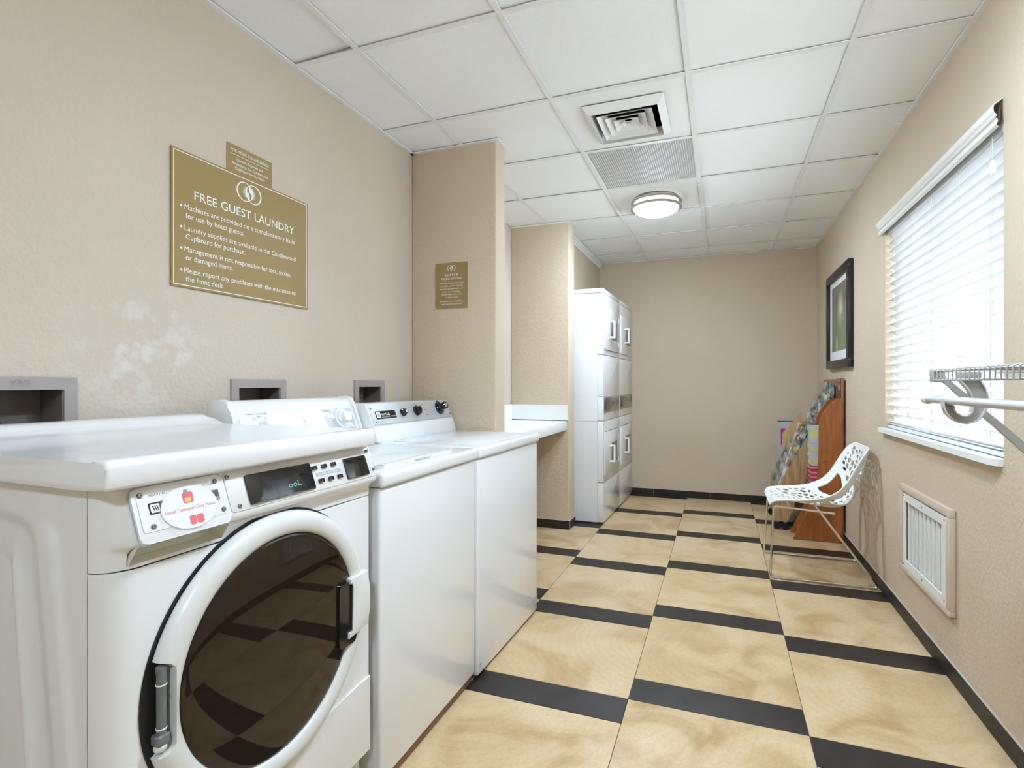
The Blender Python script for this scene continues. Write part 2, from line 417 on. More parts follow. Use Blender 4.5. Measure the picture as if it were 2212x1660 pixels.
def bprism(name, fr, pts, c0, c1, r, m, parent=None, seg=2):
    """extruded outline whose outer rim is rounded"""
    V, F = prism_vf(fr, pts, c0, c1); bm = bmesh.new(); vs = [bm.verts.new(v) for v in V]
    for f in F: bm.faces.new([vs[i] for i in f])
    n = len(pts); top = set(vs[n:])
    bmesh.ops.bevel(bm, geom=[e for e in bm.edges if e.verts[0] in top and e.verts[1] in top], offset=r, segments=seg, profile=.5, affect='EDGES')
    return mkbm(name, bm, m, parent, 40)
def lathe_vf(fr, prof, seg=48, close=False):
    V = []; F = []; n = len(prof)
    for k in range(seg):
        a = 2 * PI * k / seg
        for r, h in prof: V.append(fr.p(r * math.cos(a), r * math.sin(a), h))
    for k in range(seg):
        k2 = (k + 1) % seg
        for i in range(n - 1): F.append([k * n + i, k2 * n + i, k2 * n + i + 1, k * n + i + 1])
        if close: F.append([k * n + n - 1, k2 * n + n - 1, k2 * n, k * n])
    if not close:
        if prof[-1][0] > 1e-6: F.append([k * n + n - 1 for k in range(seg)])
        if prof[0][0] > 1e-6: F.append([k * n for k in range(seg)][::-1])
    return V, F
def lathe(name, fr, prof, m, parent=None, seg=48, close=False, smooth=40): return mk(name, *lathe_vf(fr, prof, seg, close), m, parent, smooth)
def text_vf(fr, s, x0, x1, y, cap, c):
    v, f = TXT[s]; w = v[:, 0].max(); sy = cap / .72
    sx = (x1 - x0) / w if x1 is not None else sy
    return [fr.p(x0 + a * sx, y + b * sy, c) for a, b in v], f
def text(name, fr, s, x0, x1, y, cap, m, parent, c=.0004): return mk(name, *text_vf(fr, s, x0, x1, y, cap, c), m, parent)
def profile_y(name, prof, y0, y1, m, parent=None, smooth=40, ybev=0.0):
    """profile in (X,Z) swept along Y, closed"""
    n = len(prof); ys = [y0, y1]
    V = [(x, y, z) for y in ys for x, z in prof]
    F = [[i, (i + 1) % n, n + (i + 1) % n, n + i] for i in range(n)] + [list(range(n))[::-1], list(range(n, 2 * n))]
    bm = bmesh.new(); vs = [bm.verts.new(v) for v in V]
    for f in F: bm.faces.new([vs[i] for i in f])
    if ybev:
        ed = [e for e in bm.edges if abs(e.verts[0].co.y - e.verts[1].co.y) < 1e-6]
        bmesh.ops.bevel(bm, geom=ed, offset=ybev, segments=2, profile=.5, affect='EDGES')
    return mkbm(name, bm, m, parent, smooth)
def arcpts(cx, cz, r, a0, a1, n=5): return [(cx + r * math.cos(math.radians(a0 + (a1 - a0) * k / n)), cz + r * math.sin(math.radians(a0 + (a1 - a0) * k / n))) for k in range(n + 1)]

# ================================================================== STRUCTURE
# ---- floor
fl = struct(box('floor', (XL - .1, XR + .1, YF - .1, YB + .1, -.06, -.0022), 'grout'), 'beige stone-look tile floor crossed by dark bands')
TW, TP, TS, TXB, TY0 = .6096, .762, .1524, -.329, 5.9683
TILE_CACHE = {}
def floor_piece(name, x0, x1, y0, y1, m):
    x0 = max(x0, XL); x1 = min(x1, XR); y0 = max(y0, YF); y1 = min(y1, YB)
    if x1 - x0 < .01 or y1 - y0 < .01: return
    g = .0012; w, d = round(x1 - x0 - 2 * g, 4), round(y1 - y0 - 2 * g, 4)
    key = (w, d, m)
    if key not in TILE_CACHE:
        b = MB(); a, c = w / 2, d / 2; e = .001
        b.add([(-a, -c, -.006), (a, -c, -.006), (a, c, -.006), (-a, c, -.006), (-a, -c, -e), (a, -c, -e), (a, c, -e), (-a, c, -e), (-a + e, -c + e, 0), (a - e, -c + e, 0), (a - e, c - e, 0), (-a + e, c - e, 0)],
              [[0, 1, 5, 4], [1, 2, 6, 5], [2, 3, 7, 6], [3, 0, 4, 7], [4, 5, 9, 8], [5, 6, 10, 9], [6, 7, 11, 10], [7, 4, 8, 11], [8, 9, 10, 11]])
        me = bpy.data.meshes.new(name); me.from_pydata(b.V, [], b.F); me.update(); finish(me, m); TILE_CACHE[key] = me
    o = link(name, TILE_CACHE[key], fl); o.location = ((x0 + x1) / 2, (y0 + y1) / 2, 0)
for n in range(-3, 2):
    xa = TXB + n * TW
    off = 0 if n % 2 == 0 else TS
    for k in range(-1, 13):
        ya = TY0 - k * TP - off
        floor_piece('accent_strip', xa, xa + TW, ya - TS, ya, 'tile_dark')
        floor_piece('floor_tile', xa, xa + TW, ya - TP, ya - TS, 'tile_beige')

# ---- walls
BOXES = [(.690, .944), (1.433, 1.691), (2.121, 2.365)]      # recessed supply boxes
BZ0, BZ1 = 1.010, 1.176
w = MB()
w.box(XL - .14, XL, YF, YB, 0, BZ0); w.box(XL - .14, XL, YF, YB, BZ1, 2.66)
ys = [YF] + [v for a, b in BOXES for v in (a + .032, b - .032)] + [YB]
for i in range(0, len(ys), 2): w.box(XL - .14, XL, ys[i], ys[i + 1], BZ0, BZ1)
struct(w.build('wall_left', 'wall_paint_daylit'), 'textured beige wall behind the washers')
struct(box('wall_back', (XL - .14, XR + .15, YB, YB + .12, 0, 2.66), 'wall_paint'), 'plain beige end wall')
struct(box('wall_front', (XL - .14, XR + .15, YF - .12, YF, 0, 2.66), 'wall_paint'), 'beige wall behind the viewer')
WY0, WY1, WZ0, WZ1, WT = 2.168, 3.503, .925, 2.075, .15
w = MB()
w.box(XR, XR + WT, YF, WY0, 0, 2.66); w.box(XR, XR + WT, WY1, YB, 0, 2.66)
VH = (2.615, 3.095, .318, .622)
w.box(XR, XR + WT, WY0, VH[0], 0, WZ0); w.box(XR, XR + WT, VH[1], WY1, 0, WZ0); w.box(XR, XR + WT, VH[0], VH[1], 0, VH[2]); w.box(XR, XR + WT, VH[0], VH[1], VH[3], WZ0)
w.box(XR, XR + WT, WY0, WY1, WZ1, 2.66)
struct(w.build('wall_right', 'wall_paint'), 'beige wall with the window')
f1 = struct(rbox('wall_divider_near', (XL, FIN1[2], FIN1[0], FIN1[1], 0, 2.63), .008, 'wall_paint', axis=2), 'narrow wall stub carrying the small gold sign')
f2 = struct(rbox('wall_divider_far', (XL, FIN2[2], FIN2[0], FIN2[1], 0, 2.63), .008, 'wall_paint', axis=2), 'wall stub beside the stacked dryers')
struct(box('wall_soffit', (XL, -1.262, FIN2[1], YB, 2.03, 2.63), 'wall_paint'), 'short wall drop above the stacked dryers')

# ---- ceiling
ce = struct(box('ceiling', (XL - .14, XR + .15, YF - .12, YB + .12, 2.66, 2.70), 'black_void'), 'white suspended tile ceiling')
CT, CXT, CYC = .6096, -.131, 1.7352
cxs = [XL] + [CXT + k * CT for k in (-2, -1, 0, 1)] + [XR]
cys = [YF] + [v for v in (CYC + k * CT for k in range(-7, 7)) if YF + .02 < v < YB - .02] + [YB]
LAMPS = [(-.4358, 3.8688), (.1738, 1.4304), (.1738, -1.008)]  # first is the visible lamp; the others are fill lamps added out of view
GR = (-.4358, 3.2592); DF = (-.4358, 2.6496)
PANEL = {}
for i in range(len(cxs) - 1):
    for j in range(len(cys) - 1):
        x0, x1, y0, y1 = cxs[i], cxs[i + 1], cys[j], cys[j + 1]
        cx_, cy_ = (x0 + x1) / 2, (y0 + y1) / 2
        wd, dp = round(x1 - x0 - .006, 4), round(y1 - y0 - .006, 4)
        if abs(cx_ - GR[0]) < .1 and abs(cy_ - GR[1]) < .1: continue
        hole = abs(cx_ - DF[0]) < .1 and abs(cy_ - DF[1]) < .1
        key = (wd, dp, hole)
        if key not in PANEL:
            b = MB(); a, c = wd / 2, dp / 2
            if hole:
                h = .165
                b.box(-a, -h, -c, c, 0, .016); b.box(h, a, -c, c, 0, .016); b.box(-h, h, -c, -h, 0, .016); b.box(-h, h, h, c, 0, .016)
            else: b.box(-a, a, -c, c, 0, .016)
            me = bpy.data.meshes.new('ceiling_panel'); me.from_pydata(b.V, [], b.F); me.update(); finish(me, 'ceiling_tile'); PANEL[key] = me
        o = link('ceiling_panel', PANEL[key], ce); o.location = (cx_, cy_, ZC + .0055)
        if i == 0 and abs(cy_ - (CYC - CT / 2)) < .1: o.rotation_euler = (0, -.045, 0); o.location.z += .009   # one lifted corner
        elif not hole: o.rotation_euler = (random.uniform(-.002, .002), random.uniform(-.002, .002), 0); o.location.z += .001
for x in cxs[1:-1]: box('grid_tee', (x - .012, x + .012, YF, YB, ZC - .0015, ZC + .002), 'grid_white', ce)
for y in cys[1:-1]:
    for i in range(len(cxs) - 1):
        a = cxs[i] + (.012 if i else 0); b = cxs[i + 1] - (.012 if i < len(cxs) - 2 else 0)
        box('grid_tee', (a, b, y - .012, y + .012, ZC - .001, ZC + .002), 'grid_white', ce)
def trim(n, b, m='grid_white'): struct(box('trim_%d' % n, b, m))
tz = (ZC - .0035, ZC + .0025)
trim(1, (XL, XL + .021, YF, FIN1[0], *tz)); trim(2, (XR - .021, XR, YF, YB, *tz)); trim(3, (-1.262, XR, YB - .021, YB, *tz))
trim(4, (XL, FIN1[2] + .022, FIN1[0] - .021, FIN1[0], *tz)); trim(5, (FIN1[2], FIN1[2] + .022, FIN1[0], FIN1[1] + .02, *tz))
trim(6, (XL, FIN2[2] + .022, FIN2[0] - .021, FIN2[0], *tz)); trim(7, (FIN2[2], FIN2[2] + .022, FIN2[0], FIN2[1] + .02, *tz))
struct(profile_y('trim_8', [(-1.262, 2.455), (-1.250, 2.455), (-1.247, 2.470), (-1.238, 2.474), (-1.234, 2.488), (-1.222, 2.4925), (-1.222, 2.509), (-1.262, 2.509)], FIN2[1], YB - .02, 'trim_white'))

# ---- baseboards (dark tile lengths)
def baseboard(name, runs, grout='grout_light'):
    root = None
    for r in runs:
        (x0, y0), (x1, y1), nx, ny, joints = r
        L = math.hypot(x1 - x0, y1 - y0); dx, dy = (x1 - x0) / L, (y1 - y0) / L
        fr = Fr((x0, y0, 0), (dx, dy, 0), (0, 0, 1))
        s = 1 if fr.z.dot(Vector((nx, ny, 0))) > 0 else -1
        if root is None: root = struct(prism(name, fr, [(0, .0005), (L, .0005), (L, .0725), (0, .0725)], *sorted((.0002 * s, .0085 * s)), grout))
        else: prism('baseboard_backing', fr, [(0, .0005), (L, .0005), (L, .0725), (0, .0725)], *sorted((.0002 * s, .0085 * s)), grout, root)
        js = [0] + [j for j in joints if 0.01 < j < L - .01] + [L]
        for a, b in zip(js, js[1:]): prism('baseboard_tile', fr, [(a + .001, .003), (b - .001, .003), (b - .001, .0715), (a + .001, .0715)], *sorted((.001 * s, .0105 * s)), 'tile_dark', root)
baseboard('baseboard_right', [((XR, YF), (XR, YB), -1, 0, [2.775 + k * .6 - YF for k in range(-9, 6)])])
baseboard('baseboard_back', [((-1.2, YB), (XR, YB), 0, -1, [.525 + .575 * k for k in range(4)])])
baseboard('baseboard_divider', [((XL, FIN2[0]), (FIN2[2] + .0105, FIN2[0]), 0, -1, []), ((FIN2[2], FIN2[0]), (FIN2[2], FIN2[1]), 1, 0, [])])
baseboard('baseboard_left', [((XL, YF), (XL, .5), 1, 0, [.6 * k for k in range(1, 6)]), ((XL, FIN1[1]), (XL, FIN2[0]), 1, 0, [.6, 1.2])])

# ---- window
w1 = struct(box('window_1', (.985, 1.018, WY0, WY1, WZ0, WZ0 + .045), 'vinyl_white'), 'white framed window behind the blind')
for n, b in (('window_frame', (.985, 1.018, WY0, WY1, WZ1 - .045, WZ1)), ('window_frame', (.985, 1.018, WY0, WY0 + .045, WZ0 + .045, WZ1 - .045)),
             ('window_frame', (.985, 1.018, WY1 - .045, WY1, WZ0 + .045, WZ1 - .045)), ('window_mullion', (.985, 1.018, 2.815, 2.855, WZ0 + .045, WZ1 - .045))):
    box(n, b, 'vinyl_white', w1)
for a, b in ((WY0 + .045, 2.815), (2.855, WY1 - .045)): box('window_pane', (1.000, 1.004, a, b, WZ0 + .045, WZ1 - .045), 'window_glass', w1)
prism('window_sill', Fr((0, 0, .9185), (1, 0, 0), (0, 1, 0)), [(.985, WY1), (.872, WY1), (.872, 3.535), (.846, 3.535), (.842, 3.531), (.842, 2.196), (.858, 2.170), (.985, 2.170)], 0, .0225, 'trim_white', w1)

# ---- outside
struct(box('ground', (1.2, 40, -30, 40, -.35, -.25), 'asphalt_lightened'), 'grey paved lot outside the window')
struct(box('path', (1.03, 3.2, -20, 30, -.30, -.15), 'sidewalk'), 'pale walk outside the window')
bd = thing('building', 'pale building with red sections across the lot, glimpsed through the blind', 'building', (16, 8, -.25))
box('wall', (16, 22, -6, 26, -.25, 3.4), 'stucco', bd)
for k in range(7):
    y = -4.5 + 4.2 * k
    box('brick_panel', (15.93, 16.02, y, y + 1.5, -.25, 2.3), 'brick_red', bd)
    f = box('window', (15.94, 16.02, y + 2.1, y + 3.5, .6, 2.1), 'vinyl_white', bd); box('pane', (15.92, 15.95, y + 2.2, y + 3.4, .7, 2.0), 'far_glass', f)
box('roof', (15.6, 22, -6.4, 26.4, 3.4, 3.6), 'asphalt_lightened', bd)

# ================================================================== BLIND
bl = thing('window_blind', 'white horizontal slat blind hanging in the window', 'blind', (.91, 2.836, .95))
ang = math.radians(33); hw = .025
def slat_mesh():
    V = []; F = []; n = 6
    for y in (2.176, 3.496):
        for side in (.0014, -.0014):
            for k in range(n + 1):
                t = -1 + 2 * k / n; bow = .0022 * (1 - t * t)
                a, b = t * hw, bow + side
                V.append((a * math.cos(ang) + b * math.sin(ang), y, -a * math.sin(ang) + b * math.cos(ang)))
    m = 2 * (n + 1)
    ring = list(range(n + 1)) + list(range(2 * n + 1, n, -1))
    for i in range(len(ring)): F.append([ring[i], ring[(i + 1) % len(ring)], ring[(i + 1) % len(ring)] + m, ring[i] + m])
    F.append(ring[::-1]); F.append([r + m for r in ring])
    me = bpy.data.meshes.new('slat'); me.from_pydata([(x, y - 2.836, z) for x, y, z in V], [], F); me.update(); finish(me, 'slat_greyed', 35)
    return me
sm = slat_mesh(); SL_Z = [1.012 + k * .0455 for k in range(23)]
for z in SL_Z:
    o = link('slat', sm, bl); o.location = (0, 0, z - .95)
rbox('bottom_rail', (.884, .934, 2.176, 3.496, .944, .962), .005, 'vinyl_white', bl)
rbox('bottom_slat', (.882, .936, 2.176, 3.496, .968, .972), .001, 'vinyl_white', bl)
rbox('bottom_slat', (.884, .938, 2.176, 3.496, .979, .983), .001, 'vinyl_white', bl)
rbox('head_rail', (.880, .940, 2.176, 3.496, 2.030, 2.072), .004, 'slat_greyed', bl)
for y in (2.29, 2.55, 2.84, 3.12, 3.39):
    for x in (.8845, .9335): tube('ladder_cord', [(x, y, 2.03), (x, y, .972)], .0011, 'slat_greyed', bl, 5)
tube('lift_cord', [(.874, 2.247, 2.04), (.874, 2.245, 1.955)], .0012, 'slat_greyed', bl, 5)
tube('lift_cord', [(.874, 2.251, 2.04), (.874, 2.247, 1.955)], .0012, 'slat_greyed', bl, 5)
lathe('cord_tassel', Fr((.874, 2.246, 1.915), (1, 0, 0), (0, 1, 0)), [(.0085, 0), (.0095, .004), (.0085, .034), (.005, .040), (.0015, .042)], 'plastic_white', bl, 16)
tube('tilt_cord', [(.874, 2.246, 1.915), (.874, 2.247, 1.42)], .0012, 'slat_greyed', bl, 5)
vp = [(.8705, 2.134), (.852, 2.120), (.8455, 2.117), (.8425, 2.108), (.8425, 2.096), (.8465, 2.087), (.8505, 2.083), (.8505, 2.077), (.8465, 2.0745), (.8495, 2.069), (.8535, 2.067), (.8535, 2.058), (.8505, 2.050), (.8515, 2.046), (.858, 2.0415)]
vo = [(x + .003, z - .0012) for x, z in vp][::-1]
profile_y('valance', vp + vo, 2.168, 3.556, 'blind_cream', bl, 60)
box('valance_clip', (.8702, .8718, 2.169, 2.190, 2.060, 2.128), 'nickel', bl)

# ================================================================== CEILING FITTINGS
def lamp(x, y, label, group):
    t = thing('ceiling_lamp', label, 'ceiling lamp', (x, y, ZC), group, local=True)
    fr = Fr((0, 0, 0), (1, 0, 0), (0, -1, 0))          # axis points down
    lathe('mounting_plate', fr, [(.150, .002), (.150, .012), (.02, .013)], 'trim_white', t, 40)
    lathe('glass_drum', fr, [(.150, .013), (.152, .02), (.154, .066)], 'glass_side', t, 48)
    lathe('glass_dome', fr, [(.154, .0665), (.150, .082), (.125, .096), (.09, .103), (.04, .107), (0, .108)], 'glass_lit', t, 48)
    for z in (.016, .056): lathe('ring', fr, [(.158, z), (.176, z), (.178, z + .003), (.178, z + .013), (.174, z + .016), (.158, z + .016)], 'nickel', t, 64, True)
    for k in range(3):
        a = math.radians(-20 + 120 * k); tube('post', [(.171 * math.cos(a), .171 * math.sin(a), -.03), (.171 * math.cos(a), .171 * math.sin(a), -.060)], .0025, 'nickel', t, 8)
    return t
lamp(*LAMPS[0], 'round flush ceiling lamp with two brushed nickel rings beyond the air grille', 'flush ceiling lamps')
for p, lb in zip(LAMPS[1:], ('just ahead of the viewer', 'behind the viewer')):
    lamp(*p, 'unseen fill lamp, added as a copy of the flush ceiling lamp, ' + lb, 'flush ceiling lamps')

dt = thing('air_diffuser', 'white square four-way louvred air diffuser in the ceiling', 'air diffuser', (*DF, ZC), local=True)
def sqring(name, a, za, b, zb, th, m):
    q = MB(); sg = ((-1, -1), (1, -1), (1, 1), (-1, 1))
    for i in range(4):
        p, r = sg[i], sg[(i + 1) % 4]
        V = [(p[0] * a, p[1] * a, za), (r[0] * a, r[1] * a, za), (r[0] * b, r[1] * b, zb), (p[0] * b, p[1] * b, zb)]
        V += [(x, y, z + th) for x, y, z in V]
        q.add(V, [[0, 1, 2, 3], [7, 6, 5, 4], [0, 4, 5, 1], [2, 6, 7, 3], [1, 5, 6, 2], [3, 7, 4, 0]])
    return q.build(name, m, dt)
sqring('outer_frame', .192, -.002, .160, -.034, .0015, 'grid_white')
sqring('outer_frame_lip', .160, -.034, .152, .010, .0015, 'grid_white')
for a, b, z in ((.131, .089, -.030), (.095, .053, -.029), (.059, .017, -.028)):
    sqring('louvre_ring', a, z, b, z + .027, .0012, 'grid_white'); sqring('louvre_lip', a + .0008, z - .003, a, z, .0006, 'grid_white')
mk('centre_pyramid', [(-.022, -.022, -.030), (.022, -.022, -.030), (.022, .022, -.030), (-.022, .022, -.030), (0, 0, -.010)], [[0, 1, 4], [1, 2, 4], [2, 3, 4], [3, 0, 4]], 'grid_white', dt)
sqring('plenum_box', .164, .017, .164, .13, .001, 'black_void')
box('plenum_box', (-.164, .164, -.164, .164, .13, .132), 'black_void', dt)
for k in range(-2, 3):
    box('damper_blade', (k * .055 - .0008, k * .055 + .0008, -.16, .16, .05, .075), 'coin_steel', dt)
gt = thing('return_grille', 'grey egg-crate return air grille set in the ceiling grid', 'air grille', (*GR, ZC), local=True)
g = MB(); hwg = CT / 2 - .004
NG = 46
for k in range(NG + 1):
    v = -hwg + .012 + (2 * hwg - .024) * k / NG
    g.box(v - .0008, v + .0008, -hwg + .01, hwg - .01, .001, .0125); g.box(-hwg + .01, hwg - .01, v - .0008, v + .0008, .0012, .0123)
o = g.build('grille_core', 'grid_white', gt); o['kind'] = 'stuff'
g = MB(); g.box(-hwg, hwg, -hwg, -hwg + .012, 0, .014).box(-hwg, hwg, hwg - .012, hwg, 0, .014).box(-hwg, -hwg + .012, -hwg, hwg, 0, .014).box(hwg - .012, hwg, -hwg, hwg, 0, .014)
g.build('grille_frame', 'grid_white', gt)
box('grille_backing', (-hwg, hwg, -hwg, hwg, .030, .032), 'print_grey', gt)

# ================================================================== SIGNS
def logo(fr, cx, cy, wd, m, parent, c):
    q = MB(); s = wd / 2.0
    def put(pts, k): q.add([fr.p(cx + a * s, cy + b * s, c + k * .00006) for a, b in pts], [list(range(len(pts)))])
    n = 48
    for sg in (-1, 1):
        O = [(sg * .36 + .64 * math.cos(2 * PI * k / n), .64 * math.sin(2 * PI * k / n)) for k in range(n)]
        I = [(sg * .335 + .575 * math.cos(2 * PI * k / n) * (.97), .585 * math.sin(2 * PI * k / n)) for k in range(n)]
        V = [fr.p(cx + a * s, cy + b * s, c + .00003 * sg) for a, b in O + I]
        q.add(V, [[k, (k + 1) % n, n + (k + 1) % n, n + k] for k in range(n)])
    for k in range(11):
        for sg in (-1, 1):
            a = math.radians(-52 + 104 * k / 10); d = math.radians(4.2)
            if abs(a) > math.radians(60): continue
            put([(sg * .26 * math.cos(a - d), .40 * math.sin(a - d)), (sg * .56 * math.cos(a), .50 * math.sin(a)), (sg * .26 * math.cos(a + d), .40 * math.sin(a + d))][::sg], 2 + sg)
    lf = [(0, -.52), (-.17, -.36), (-.27, -.1), (-.28, .12), (-.2, .36), (-.1, .46), (-.17, .28), (-.19, .08), (-.12, -.05), (-.09, -.02), (-.10, .08), (-.02, -.08), (.03, -.28)]
    put(lf[::-1], 4); put([(-a, -b) for a, b in lf][::-1], 5)
    q.build('logo', m, parent)
WF = Fr((XL, 0, 0), (0, 1, 0), (0, 0, 1))
s1 = thing('wall_sign', 'large gold sign with white lettering listing the laundry rules', 'sign', (XL, 1.51, 1.51))
prism('board', WF, [(1.209, 1.511), (1.8095, 1.511), (1.8095, 1.9635), (1.209, 1.9635)], .0005, .0065, 'sign_gold', s1)
q = MB(); b0, b1, c0, c1, t_ = 1.2155, 1.8035, 1.5170, 1.9575, .0026
for r in ((b0, b1, c0, c0 + t_), (b0, b1, c1 - t_, c1), (b0, b0 + t_, c0 + t_, c1 - t_), (b1 - t_, b1, c0 + t_, c1 - t_)):
    V, F = prism_vf(WF, [(r[0], r[2]), (r[1], r[2]), (r[1], r[3]), (r[0], r[3])], .0062, .0069); q.add(V, F)
q.build('border_line', 'print_white', s1)
for s, a, b, y, cap in SIGN1: text('lettering', WF, s, a, b, y, cap, 'print_white', s1, .0069)
for z in (1.779, 1.710, 1.640, 1.568): prism('bullet', WF, ell(1.2425, z, .0038, .0038, 14), .0064, .0069, 'print_white', s1)
logo(WF, 1.510, 1.9075, .112, 'print_white', s1, .0069)
s2 = thing('wall_sign', 'small gold convenience sign peeking out above the large gold sign', 'sign', (XL, 1.52, 1.966))
prism('board', WF, [(1.417, 1.9645), (1.6195, 1.9645), (1.6195, 2.0655), (1.417, 2.0655)], .0005, .0045, 'sign_gold', s2)
for s, a, b, y, cap in SIGN2: text('lettering', WF, s, a, b, y, cap, 'print_white', s2, .0049)
prism('rule_line', WF, [(1.431, 2.0305), (1.603, 2.0305), (1.603, 2.0318), (1.431, 2.0318)], .0044, .0049, 'print_white', s2)
SF = Fr((0, FIN1[0], 0), (1, 0, 0), (0, 0, 1))
s3 = thing('wall_sign', 'small upright gold safety sign on the narrow wall stub', 'sign', (-1.418, FIN1[0], 1.614))
prism('board', SF, [(-1.5185, 1.614), (-1.318, 1.614), (-1.318, 1.869), (-1.5185, 1.869)], .0005, .0045, 'sign_gold_dark', s3)
for s, a, b, y, cap in SIGN3: text('lettering', SF, s, a, b, y, cap, 'print_white', s3, .0049)
logo(SF, -1.4155, 1.838, .052, 'print_white', s3, .0049)

# ================================================================== SUPPLY BOXES IN THE LEFT WALL
BL = ['grey plastic washer supply box behind the front-load washer, holding a pipe', 'grey plastic washer supply box above the console with white knobs', 'grey plastic washer supply box nearest the wall stub']
for i, (a, b) in enumerate(BOXES):
    t = thing('supply_box', BL[i], 'supply box', (XL, (a + b) / 2, .985), 'washer supply boxes')
    iz0, iz1 = .998, 1.176
    ox = [(a, .972), (b, .972), (b, 1.2085), (a, 1.2085)]; ix = [(a + .033, iz0), (b - .031, iz0), (b - .031, iz1), (a + .033, iz1)]
    V = [WF.p(u, v, .0005) for u, v in ox] + [WF.p(u, v, .007) for u, v in ox] + [WF.p(u, v, .007) for u, v in ix] + [WF.p(u, v, .0005) for u, v in ix]
    F = []
    for k in range(4):
        l = (k + 1) % 4; F += [[k, l, 4 + l, 4 + k], [4 + k, 4 + l, 8 + l, 8 + k], [8 + k, 8 + l, 12 + l, 12 + k]]
    bm = bmesh.new(); vs = [bm.verts.new(v) for v in V]
    for f in F: bm.faces.new([vs[n] for n in f])
    mkbm('box_frame', bm, 'box_grey', t)
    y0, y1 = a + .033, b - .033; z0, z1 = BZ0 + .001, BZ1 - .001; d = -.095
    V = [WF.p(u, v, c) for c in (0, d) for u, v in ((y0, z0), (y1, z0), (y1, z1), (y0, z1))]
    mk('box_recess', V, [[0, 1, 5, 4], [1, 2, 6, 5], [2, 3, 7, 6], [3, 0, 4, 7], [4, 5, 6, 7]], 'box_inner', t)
    if i == 0:
        text('moulded_lettering', WF, 'WATER-TITE', .797, .838, 1.1915, .0085, 'box_inner', t, .0074)
        text('moulded_lettering', WF, 'IPS CORPORATION', .797, .838, 1.1860, .0030, 'box_inner', t, .0074)
        tube('drain_pipe', [(XL - .045, .772, 1.012), (XL - .045, .772, 1.172)], .026, 'hose_grey', t, 24)
        lathe('pipe_collar', Fr((XL - .045, .772, 1.080), (1, 0, 0), (0, 1, 0)), [(.027, 0), (.029, .002), (.029, .016), (.027, .018)], 'tape_blue', t, 24)
        pr = [Vector((XL - .045 + .0264 * math.cos(an), .772 + .0264 * math.sin(an), 0)) for an in [math.radians(x) for x in range(-30, 41, 10)]]
        tube('pipe_mark', [p + Vector((0, 0, 1.146 + .008 * math.sin(k * .9))) for k, p in enumerate(pr)], .0007, 'print_dark', t, 4)
        tube('pipe_mark', [p + Vector((0, 0, 1.122)) for p in pr[2:6]], .0007, 'print_dark', t, 4)
    if i == 1: prism('sticker', Fr((XL, y0, 0), (-1, 0, 0), (0, 0, 1)), [(.02, 1.158), (.06, 1.158), (.06, 1.172), (.02, 1.172)], .0004, .0009, 'print_lightgrey', t)

# ================================================================== FRONT-LOAD WASHER (nearest)
wm = thing('front_load_washer', 'white front-load washer with round dark glass door, nearest the viewer', 'washing machine', (-1.26, .91, 0))
Y0, Y1 = .570, 1.250
box('cabinet', (-1.600, -.985, Y0 + .012, Y1 - .004, .030, 1.016), 'enamel_soft', wm)
for x in (-1.55, -1.02):
    for y in (Y0 + .06, Y1 - .06): lathe('foot', Fr((x, y, .0005), (1, 0, 0), (0, 1, 0)), [(.02, 0), (.022, .006), (.012, .012), (.012, .032)], 'black_rubber', wm, 16)
def sst(e0, e1, x):
    t = min(1, max(0, (x - e0) / (e1 - e0))); return t * t * (3 - 2 * t)
# pressed left side panel
V = []; F = []; xs = np.linspace(-1.600, -.983, 90); zs = np.linspace(.03, 1.0165, 110)
for z in zs:
    k = (1.0 - z)
    for x in xs:
        l2 = -1.150 + .155 * k - .04 * k * k; l1 = -1.072 + .155 * k - .05 * k * k; l3 = -1.205 + .11 * k
        tp2 = sst(.968, .935, z + .35 * max(0, x - l2 + .05)); tp1 = sst(.965, .93, z + .9 * abs(x - (l1 - .022)) * (1 if x > l1 - .022 else .3))
        tp3 = sst(.91, .86, z + .3 * max(0, x - l3 + .04))
        d = -.009 * sst(l2 + .012, l2 - .012, x) * tp2
        d += .007 * sst(l1 + .008, l1 - .010, x) * sst(l2 + .010, l2 + .034, x) * tp1
        d += .008 * math.exp(-((x - l3) / .016) ** 2) * tp3 - .004 * sst(l3, l3 - .03, x) * tp3
        V.append((x, Y0 + .010 - .010 - d * 1.0 + .0, z))
nx = len(xs)
for j in range(len(zs) - 1):
    for i in range(nx - 1): a = j * nx + i; F.append([a, a + 1, a + nx + 1, a + nx])
mk('side_panel', V, F, 'enamel_soft', wm, 60)
# rounded front: X offset near the two ends
def crn(y, r0=.052, r1=.012):
    if y < Y0 + r0: u = r0 - (y - Y0); return r0 - math.sqrt(max(0, r0 * r0 - u * u))
    if y > Y1 - r1: u = r1 - (Y1 - y); return r1 - math.sqrt(max(0, r1 * r1 - u * u))
    return 0.0
ycol = sorted(set([Y0 + .052 * (1 - math.cos(math.radians(a))) for a in range(0, 91, 9)] + [.5985, .6005, .60, .612, .66, .70, .74, .766, .7765, .80, .9, 1.0, 1.1, 1.2, 1.225] + [Y1 - .012 * (1 - math.cos(math.radians(a))) for a in range(0, 91, 18)]))
def front_grid(name, zx, m, skip=None, parent=wm, blend=None):
    V = []; F = []; n = len(ycol)
    for z, x in zx:
        for y in ycol:
            xx = x
            if blend: xx = -.930 + (x + .930) * sst(Y0 + .002, Y0 + .030, y)
            V.append((xx - crn(y), y, z))
    for j in range(len(zx) - 1):
        for i in range(n - 1):
            if skip and skip((ycol[i] + ycol[i + 1]) / 2, (zx[j][0] + zx[j + 1][0]) / 2): continue
            a = j * n + i; F.append([a, a + 1, a + n + 1, a + n])
    return mk(name, V, F, m, parent, 40)
